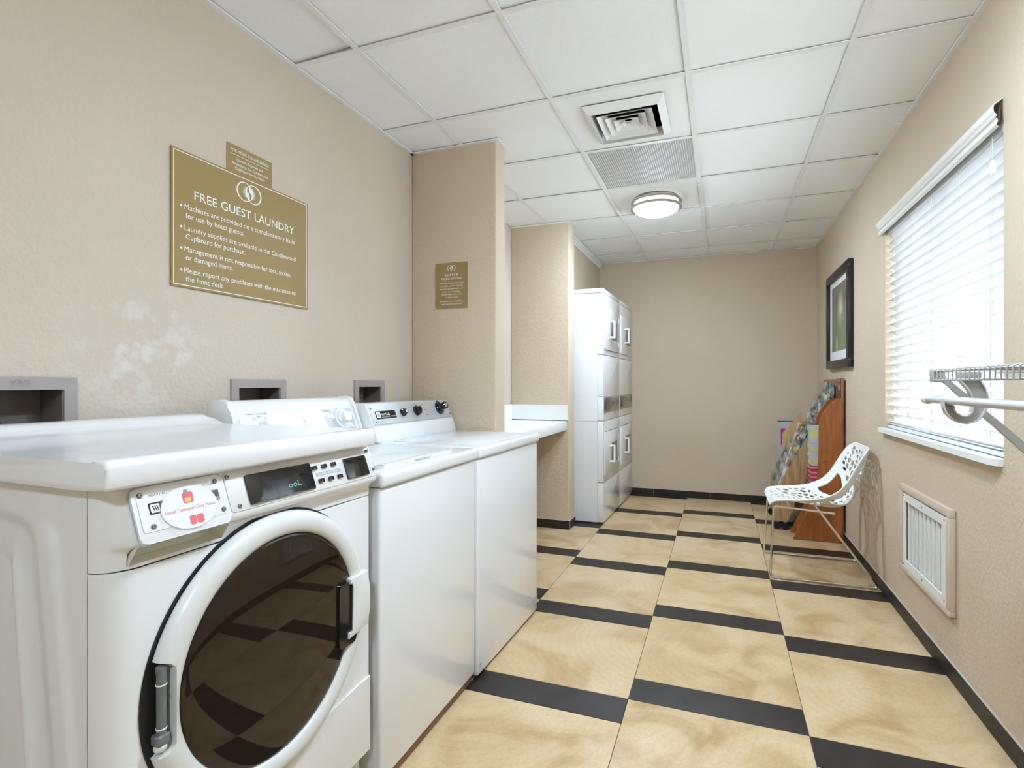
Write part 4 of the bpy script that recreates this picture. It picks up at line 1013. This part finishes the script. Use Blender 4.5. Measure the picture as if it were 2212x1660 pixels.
for k in range(50):
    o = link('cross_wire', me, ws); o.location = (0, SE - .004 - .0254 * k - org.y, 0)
for z in (SZ, SZ - .0245): lathe('end_cap', Fr((SX, SE - .004, z), (1, 0, 0), (0, 0, 1)), [(.0048, 0), (.0052, -.008), (.003, -.011)], 'rod_backlit', ws, 10)
BY = 1.745
prism('support_brace', Fr((0, BY + .055, 0), (1, 0, 0), (0, 0, 1)), [(SX + .002, SZ - .012), (SX + .020, SZ - .010), (XR - .002, .930), (XR - .002, .905), (XR - .010, .905)], -.006, .006, 'shelf_wire_backlit', ws)
rbox('brace_clip', (SX - .008, SX + .020, BY + .046, BY + .064, SZ - .030, SZ + .007), .003, 'shelf_wire_backlit', ws, 2)
for y in (1.72, 1.0): rbox('wall_clip', (XR - .016, XR - .0006, y - .012, y + .012, SZ - .012, SZ + .010), .003, 'rod_backlit', ws, 2)
HO = [(.647, 1.2045), (.661, 1.178), (.667, 1.151), (.664, 1.129), (.649, 1.098), (.635, 1.0875), (.619, 1.083), (.603, 1.0865), (.588, 1.096), (.575, 1.111), (.569, 1.127), (.568, 1.148), (.574, 1.150),
      (.580, 1.1375), (.591, 1.130), (.592, 1.122), (.598, 1.111), (.607, 1.105), (.616, 1.103), (.624, 1.106), (.631, 1.115), (.635, 1.133), (.632, 1.153), (.626, 1.172), (.606, 1.2010)]
hk = thing('rod_hook', 'grey plastic J-shaped rod hook hanging from the wire shelf', 'rod hook', (.62, BY, 1.083))
HF = Fr((0, BY, 0), (1, 0, 0), (0, 0, 1))
prism('hook_web', HF, HO[::-1], -.003, .003, 'shelf_wire_backlit', hk)
tube_pts = [HF.p(a, b, 0) for a, b in HO]
q = MB()
for i in range(len(HO)):
    a, b = Vector(HO[i]), Vector(HO[(i + 1) % len(HO)]); d = (b - a).normalized(); nn = Vector((-d.y, d.x)) * .0017
    V, F = prism_vf(HF, [(a.x - nn.x, a.y - nn.y), (b.x - nn.x, b.y - nn.y), (b.x + nn.x, b.y + nn.y), (a.x + nn.x, a.y + nn.y)], -.010, .010); q.add(V, F)
q.build('hook_flange', 'rod_backlit', hk)
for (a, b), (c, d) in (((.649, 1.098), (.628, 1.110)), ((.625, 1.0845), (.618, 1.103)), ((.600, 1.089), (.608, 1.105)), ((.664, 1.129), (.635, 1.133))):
    tube('hook_rib', [HF.p(a, b, -.006), HF.p(c, d, -.006)], .0014, 'rod_backlit', hk, 6)
rbox('hook_clip', (.600, .652, BY - .010, BY + .010, 1.2000, 1.2235), .003, 'shelf_wire_backlit', hk, 2)
rd = thing('closet_rod', 'white round closet rod under the wire shelf', 'rod', (.58, 1.2, 1.145))
tube('rod', [(.580, 1.900, 1.1460), (.580, .55, 1.1460)], .0112, 'rod_backlit', rd, 24)
lathe('rod_end_cap', Fr((.580, 1.888, 1.1460), (1, 0, 0), (0, 0, 1)), [(.0118, .004), (.0150, .002), (.0158, -.006), (.0150, -.016), (.011, -.021), (0, -.022)], 'plastic_ivory', rd, 24)

# ================================================================== CHAIR
def cinterp(tab, u):
    n = len(tab) - 1; f = min(n - 1e-6, max(0, u * n)); i = int(f); t = f - i
    p0, p1, p2, p3 = (np.array(tab[max(0, min(n, k))], float) for k in (i - 1, i, i + 1, i + 2))
    return .5 * ((2 * p1) + (-p0 + p2) * t + (2 * p0 - 5 * p1 + 4 * p2 - p3) * t * t + (-p0 + 3 * p1 - 3 * p2 + p3) * t ** 3)
CEN = [(.286, .446), (.305, .462), (.360, .459), (.430, .447), (.510, .434), (.590, .424), (.665, .420), (.725, .437), (.766, .478), (.791, .535), (.808, .600), (.822, .670), (.833, .735), (.843, .800)]
RIM = [(.287, .440), (.306, .466), (.360, .477), (.430, .4825), (.500, .4905), (.560, .503), (.610, .523), (.652, .551), (.688, .592), (.718, .642), (.745, .693), (.770, .738), (.797, .778), (.826, .806)]
WID = [.205, .222, .232, .238, .242, .246, .248, .247, .244, .240, .235, .228, .215, .165]
CYM = 3.812
ch = thing('chair', 'white perforated plastic chair on a chrome sled base', 'chair', (.57, CYM, 0))
def shell(u, v):
    c = cinterp(CEN, u); r = cinterp(RIM, u); wd = float(cinterp([(w_,) for w_ in WID], u)[0])
    k = abs(v) ** 2.3
    x, z = c * (1 - k) + r * k
    return Vector((x, CYM + wd * v, z))
NU, NV = 190, 116
rs = np.random.RandomState(5)
sites = []
for i in range(26):
    for j in range(11):
        sites.append(((i + .5 + rs.uniform(-.42, .42)) / 26, -1 + 2 * (j + .5 + rs.uniform(-.42, .42)) / 11))
sites = np.array(sites)
def solid(u, v):
    av = abs(v)
    if av > .885 or u < .035 or u > .955: return True
    # big side openings between arm and bucket
    au = (u - .555) / .115
    tri_in = .47 + .30 * (abs(au) ** 1.6) if abs(au) < 1 else 9
    if abs(au) < 1 and tri_in < av < .86: return False
    au2 = (u - .555) / .165
    ti2 = .36 + .32 * (abs(au2) ** 1.6) if abs(au2) < 1 else 9
    if abs(au2) < 1 and ti2 < av: return True
    if u > .905 and u < .93: pass
    d = np.hypot((sites[:, 0] - u) * .93, (sites[:, 1] - v) * .245)
    s = np.partition(d, 1)[:2]
    return (s[1] - s[0]) < .0135
V = [shell(i / NU, -1 + 2 * j / NV) for i in range(NU + 1) for j in range(NV + 1)]
bm = bmesh.new(); vs = [bm.verts.new(v - ORG[ch]) for v in V]
for i in range(NU):
    for j in range(NV):
        if solid((i + .5) / NU, -1 + 2 * (j + .5) / NV):
            a = i * (NV + 1) + j; bm.faces.new((vs[a], vs[a + 1], vs[a + NV + 2], vs[a + NV + 1]))
bmesh.ops.delete(bm, geom=[v for v in bm.verts if not v.link_faces], context='VERTS')
for _ in range(4): bmesh.ops.smooth_vert(bm, verts=[v for v in bm.verts if v.is_boundary], factor=.5, use_axis_x=True, use_axis_y=True, use_axis_z=True)
me = bpy.data.meshes.new('shell'); bm.to_mesh(me); bm.free(); finish(me, 'chair_white'); me.shade_smooth()
so = link('shell', me, ch)
md = so.modifiers.new('thick', 'SOLIDIFY'); md.thickness = .009; md.offset = 0
q = MB()
for sg in (-1, 1):
    pth = [shell(u, sg * 1.0) for u in np.linspace(0, 1, 60)]
    q.add(*tube_vf(pth, .0055, 8))
q.add(*tube_vf([shell(0, v) for v in np.linspace(-1, 1, 40)], .0055, 8)); q.add(*tube_vf([shell(1, v) for v in np.linspace(-1, 1, 40)], .0055, 8))
q.build('shell_rim', 'chair_white', ch, 60)
for yy, y_in in ((3.556, 3.60), (4.068, 4.024)):
    pth = fillet([(.640, y_in, .412), (.306, y_in, .436), (.284, yy, .009), (.856, yy, .009), (.553, y_in - .0, .428)], .030, 7)
    tube('leg_frame', pth, .0068, 'chrome', ch, 12)
for x, z in ((.560, .417), (.400, .428)): tube('cross_bar', [(x, 3.60, z), (x, 4.024, z)], .0065, 'chrome', ch, 10)
for x in (.33, .80):
    for y in (3.556, 4.068): lathe('glide', Fr((x, y, .0006), (1, 0, 0), (0, 1, 0)), [(.007, 0), (.007, .003)], 'plastic_white', ch, 10)

# ================================================================== BROCHURE RACKS
# ---- cherry tower
cr = thing('brochure_rack', 'tall cherry-wood brochure rack in the corner behind the chair', 'brochure rack', (.69, 4.6, 0))
side = [(.518, .002), (.852, .002), (.852, 1.080), (.812, 1.076), (.775, 1.052), (.742, 1.004), (.718, .962), (.700, .915), (.694, .860), (.690, .600), (.676, .378)]
SFR = lambda y: Fr((0, y, 0), (1, 0, 0), (0, 0, 1))
for y in (4.505, 4.690): prism('side_panel', SFR(y), side, -.009, .009, 'cherry', cr)
rbox('back_panel', (.842, .858, 4.496, 4.698, .020, 1.232), .004, 'cherry', cr, 2)
prism('foot_shelf', Fr((0, 0, .05), (1, 0, 0), (0, 1, 0)), [(.56, 4.515), (.84, 4.515), (.84, 4.680), (.56, 4.680)], 0, .015, 'cherry', cr)
for z in (.355,): box('shelf', (.640, .841, 4.515, 4.680, z, z + .014), 'cherry', cr)
ar = thing('brochure_rack', 'tiered clear-pocket brochure rack standing against the right wall behind the oak rack', 'brochure rack', (.79, 4.98, 0))
rbox('back_panel', (.846, .860, 4.706, 5.262, .002, 1.225), .003, 'cherry', ar, 2)
TIER = [(.830, 1.055, 1.200), (.800, .985, 1.110), (.770, .925, 1.045), (.742, .870, .990), (.714, .815, .930)]
for k, (x, z0, z1) in enumerate(TIER):
    box('acrylic_pocket', (x - .016, x - .014, 4.712, 5.256, z0, z0 + .075), 'acrylic', ar)
    box('pocket_floor', (x - .014, x + .012, 4.712, 5.256, z0 - .004, z0 - .001), 'acrylic', ar)
for y in (5.258,): prism('acrylic_side', SFR(y), [(.699, .80), (.845, .80), (.845, 1.215), (.815, 1.215), (.699, .90)], -.0015, .0015, 'acrylic', ar)
ORD = ['first', 'second', 'third', 'fourth', 'fifth', 'sixth', 'seventh', 'eighth']
ROW = ['top', 'second', 'third', 'fourth', 'lowest']
BRM = {}
def brochure(cname, x, y, z, wd, ht, th, lean, label, group, m=None):
    key = (cname, wd, ht, th)
    if key not in BRM:
        b = MB().box(-th, 0, -wd / 2, wd / 2, 0, ht); me = bpy.data.meshes.new('brochure'); me.from_pydata(b.V, [], b.F); me.update(); finish(me, 'cover ' + cname); BRM[key] = me
    o = bpy.data.objects.new('brochure', BRM[key]); COL.objects.link(o)
    o.location = (x, y, z); o.rotation_euler = (0, lean, random.uniform(-.03, .03))
    return tag(o, label, 'brochure', group)
for k, (x, z0, z1) in enumerate(TIER):
    for j in range(5):
        c = COVERS[(k * 3 + j * 5 + (j * k) % 3) % 8][0]; ht = round((z1 - z0) * (.86, 1.0, .93, 1.05, .9)[(j + k) % 5], 3)
        brochure(c, x, 4.762 + .104 * j, z0 + .001, .094, ht, .007, .05, '%s brochure, %s from the near end in the %s tier of the clear-pocket rack' % (c, ORD[j], ROW[k]), 'brochures in the clear-pocket rack')
# leaflet stand and dark cards at the top near end
o = brochure('dark grey', .838, 4.560, 1.090, .090, .140, .004, .02, 'dark upright leaflet with white bands at the top near end of the cherry rack', 'brochures in the cherry rack')
o = brochure('dark grey', .800, 4.615, 1.085, .070, .120, .003, .10, 'thin black leaflet leaning beside the top tier of the cherry rack', 'brochures in the cherry rack')
# ---- magazines stacked in the tower
MG = {}
def mag(i, z, m, dx, dy, label, group):
    if m not in MG:
        b = MB().box(-.098, .098, -.074, .074, 0, .0112); me = bpy.data.meshes.new('magazine'); me.from_pydata(b.V, [], b.F); me.update(); finish(me, m); MG[m] = me
    o = bpy.data.objects.new('magazine', MG[m]); COL.objects.link(o); o.location = (.7385 + dx, 4.5975 + dy, z); o.rotation_euler = (0, 0, random.uniform(-.012, .012))
    tag(o, label, 'magazine', group)
def nth(n): return '%d%s' % (n, 'th' if 10 < n % 100 < 14 else {1: 'st', 2: 'nd', 3: 'rd'}.get(n % 10, 'th'))
mat('mag_grey', (.48, .49, .50), .6); mat('mag_yellow', (.55, .56, .22), .6); mat('mag_red', (.50, .04, .09), .5); mat('mag_pink', (.60, .28, .33), .5)
z = .3695; i = 0
while z < .865:
    zz = z
    if .400 < zz < .565: m = 'mag_red' if i % 3 else 'mag_pink'; lb, gp = '%s magazine, %s from the bottom of the tall stack in the cherry rack' % ('deep red' if m == 'mag_red' else 'pinkish red', nth(i + 1)), 'red magazines in the stack'
    elif .585 < zz < .612 or .68 < zz < .70 or .785 < zz < .835: m = 'mag_yellow'; lb, gp = 'yellow-banded magazine, %s from the bottom of the tall stack in the cherry rack' % nth(i + 1), 'yellow-banded magazines in the stack'
    else: m = 'mag_grey'; lb, gp = 'plain grey magazine, %s from the bottom of the tall stack in the cherry rack' % nth(i + 1), 'grey magazines in the stack'
    mag(i, z, m, random.uniform(-.004, .004), random.uniform(-.0012, .0012), lb, gp); z += .0116; i += 1
# ---- oak rack on casters
ok = thing('brochure_rack', 'light oak brochure rack on casters beside the cherry rack', 'brochure rack', (.55, 5.02, 0))
near = [(.414, .075), (.508, .075), (.508, .50), (.655, .80), (.638, .790), (.416, .330)]
near = [(.414, .075), (.505, .075), (.640, .44), (.694, .86), (.662, .80), (.416, .312)]
prism('side_panel', SFR(4.735), near, -.008, .008, 'oak', ok)
far = [(.424, .075), (.694, .075), (.694, .925), (.682, .938), (.525, .745), (.518, .560), (.424, .340)]
prism('side_panel', SFR(5.300), far, -.008, .008, 'oak_light', ok)
prism('base_board', Fr((0, 0, .076), (1, 0, 0), (0, 1, 0)), [(.424, 4.745), (.505, 4.745), (.505, 5.290), (.424, 5.290)], 0, .016, 'oak', ok)
prism('back_board', SFR(5.0175), [(.492, .093), (.503, .093), (.640, .44), (.694, .84), (.687, .86), (.630, .45)], -.273, .273, 'oak', ok, None)
OT = [(.430, .330, .50), (.468, .415, .58), (.508, .500, .67), (.548, .585, .75), (.588, .670, .84)]
for k, (x, z0, z1) in enumerate(OT):
    box('pocket_floor', (x, x + .042, 4.744, 5.290, z0 - .006, z0 - .001), 'oak_light', ok); box('acrylic_pocket', (x - .002, x, 4.744, 5.290, z0, z0 + .085), 'acrylic', ok)
    for j in range(5):
        c = COVERS[(k * 5 + j * 3 + 1) % 8][0]; ht = round(.17 * (1.0, .9, 1.06, .95, 1.1)[(j * 2 + k) % 5], 3)
        brochure(c, x + .020, 4.800 + .108 * j, z0 + .001, .098, ht, .012, .30, '%s brochure, %s from the near end in the %s tier of the oak rack' % (c, ORD[j], ROW[4 - k]), 'brochures in the oak rack')
for x, y in ((.432, 4.770), (.490, 4.770), (.432, 5.265), (.490, 5.265)):
    c = lathe('caster', Fr((x, y - .009, .0325), (1, 0, 0), (0, 0, 1)), [(.010, 0), (.031, 0), (.0320, -.003), (.0320, -.015), (.031, -.018), (.010, -.018)], 'black_rubber', ok, 24)
    box('caster_fork', (x - .012, x + .012, y - .014, y + .014, .060, .0755), 'steel_dark', c)
# ---- poster board leaning behind
pb = thing('sign_board', 'grey board with a magenta square leaning against the end wall behind the oak rack', 'sign board', (.60, 5.60, 0))
tilt = Fr((0, 5.600, 0), (1, 0, 0), (0, .10, 1))
prism('board', tilt, [(.520, .002), (.800, .002), (.800, .830), (.520, .830)], -.006, 0, 'mag_grey', pb)
prism('board_edge', tilt, [(.518, .826), (.802, .826), (.802, .834), (.518, .834)], -.008, .002, 'print_dark', pb)
mat('magenta', (.62, .02, .22), .5)
prism('magenta_patch', tilt, [(.545, .600), (.680, .600), (.680, .760), (.545, .760)], .0002, .0008, 'magenta', pb)
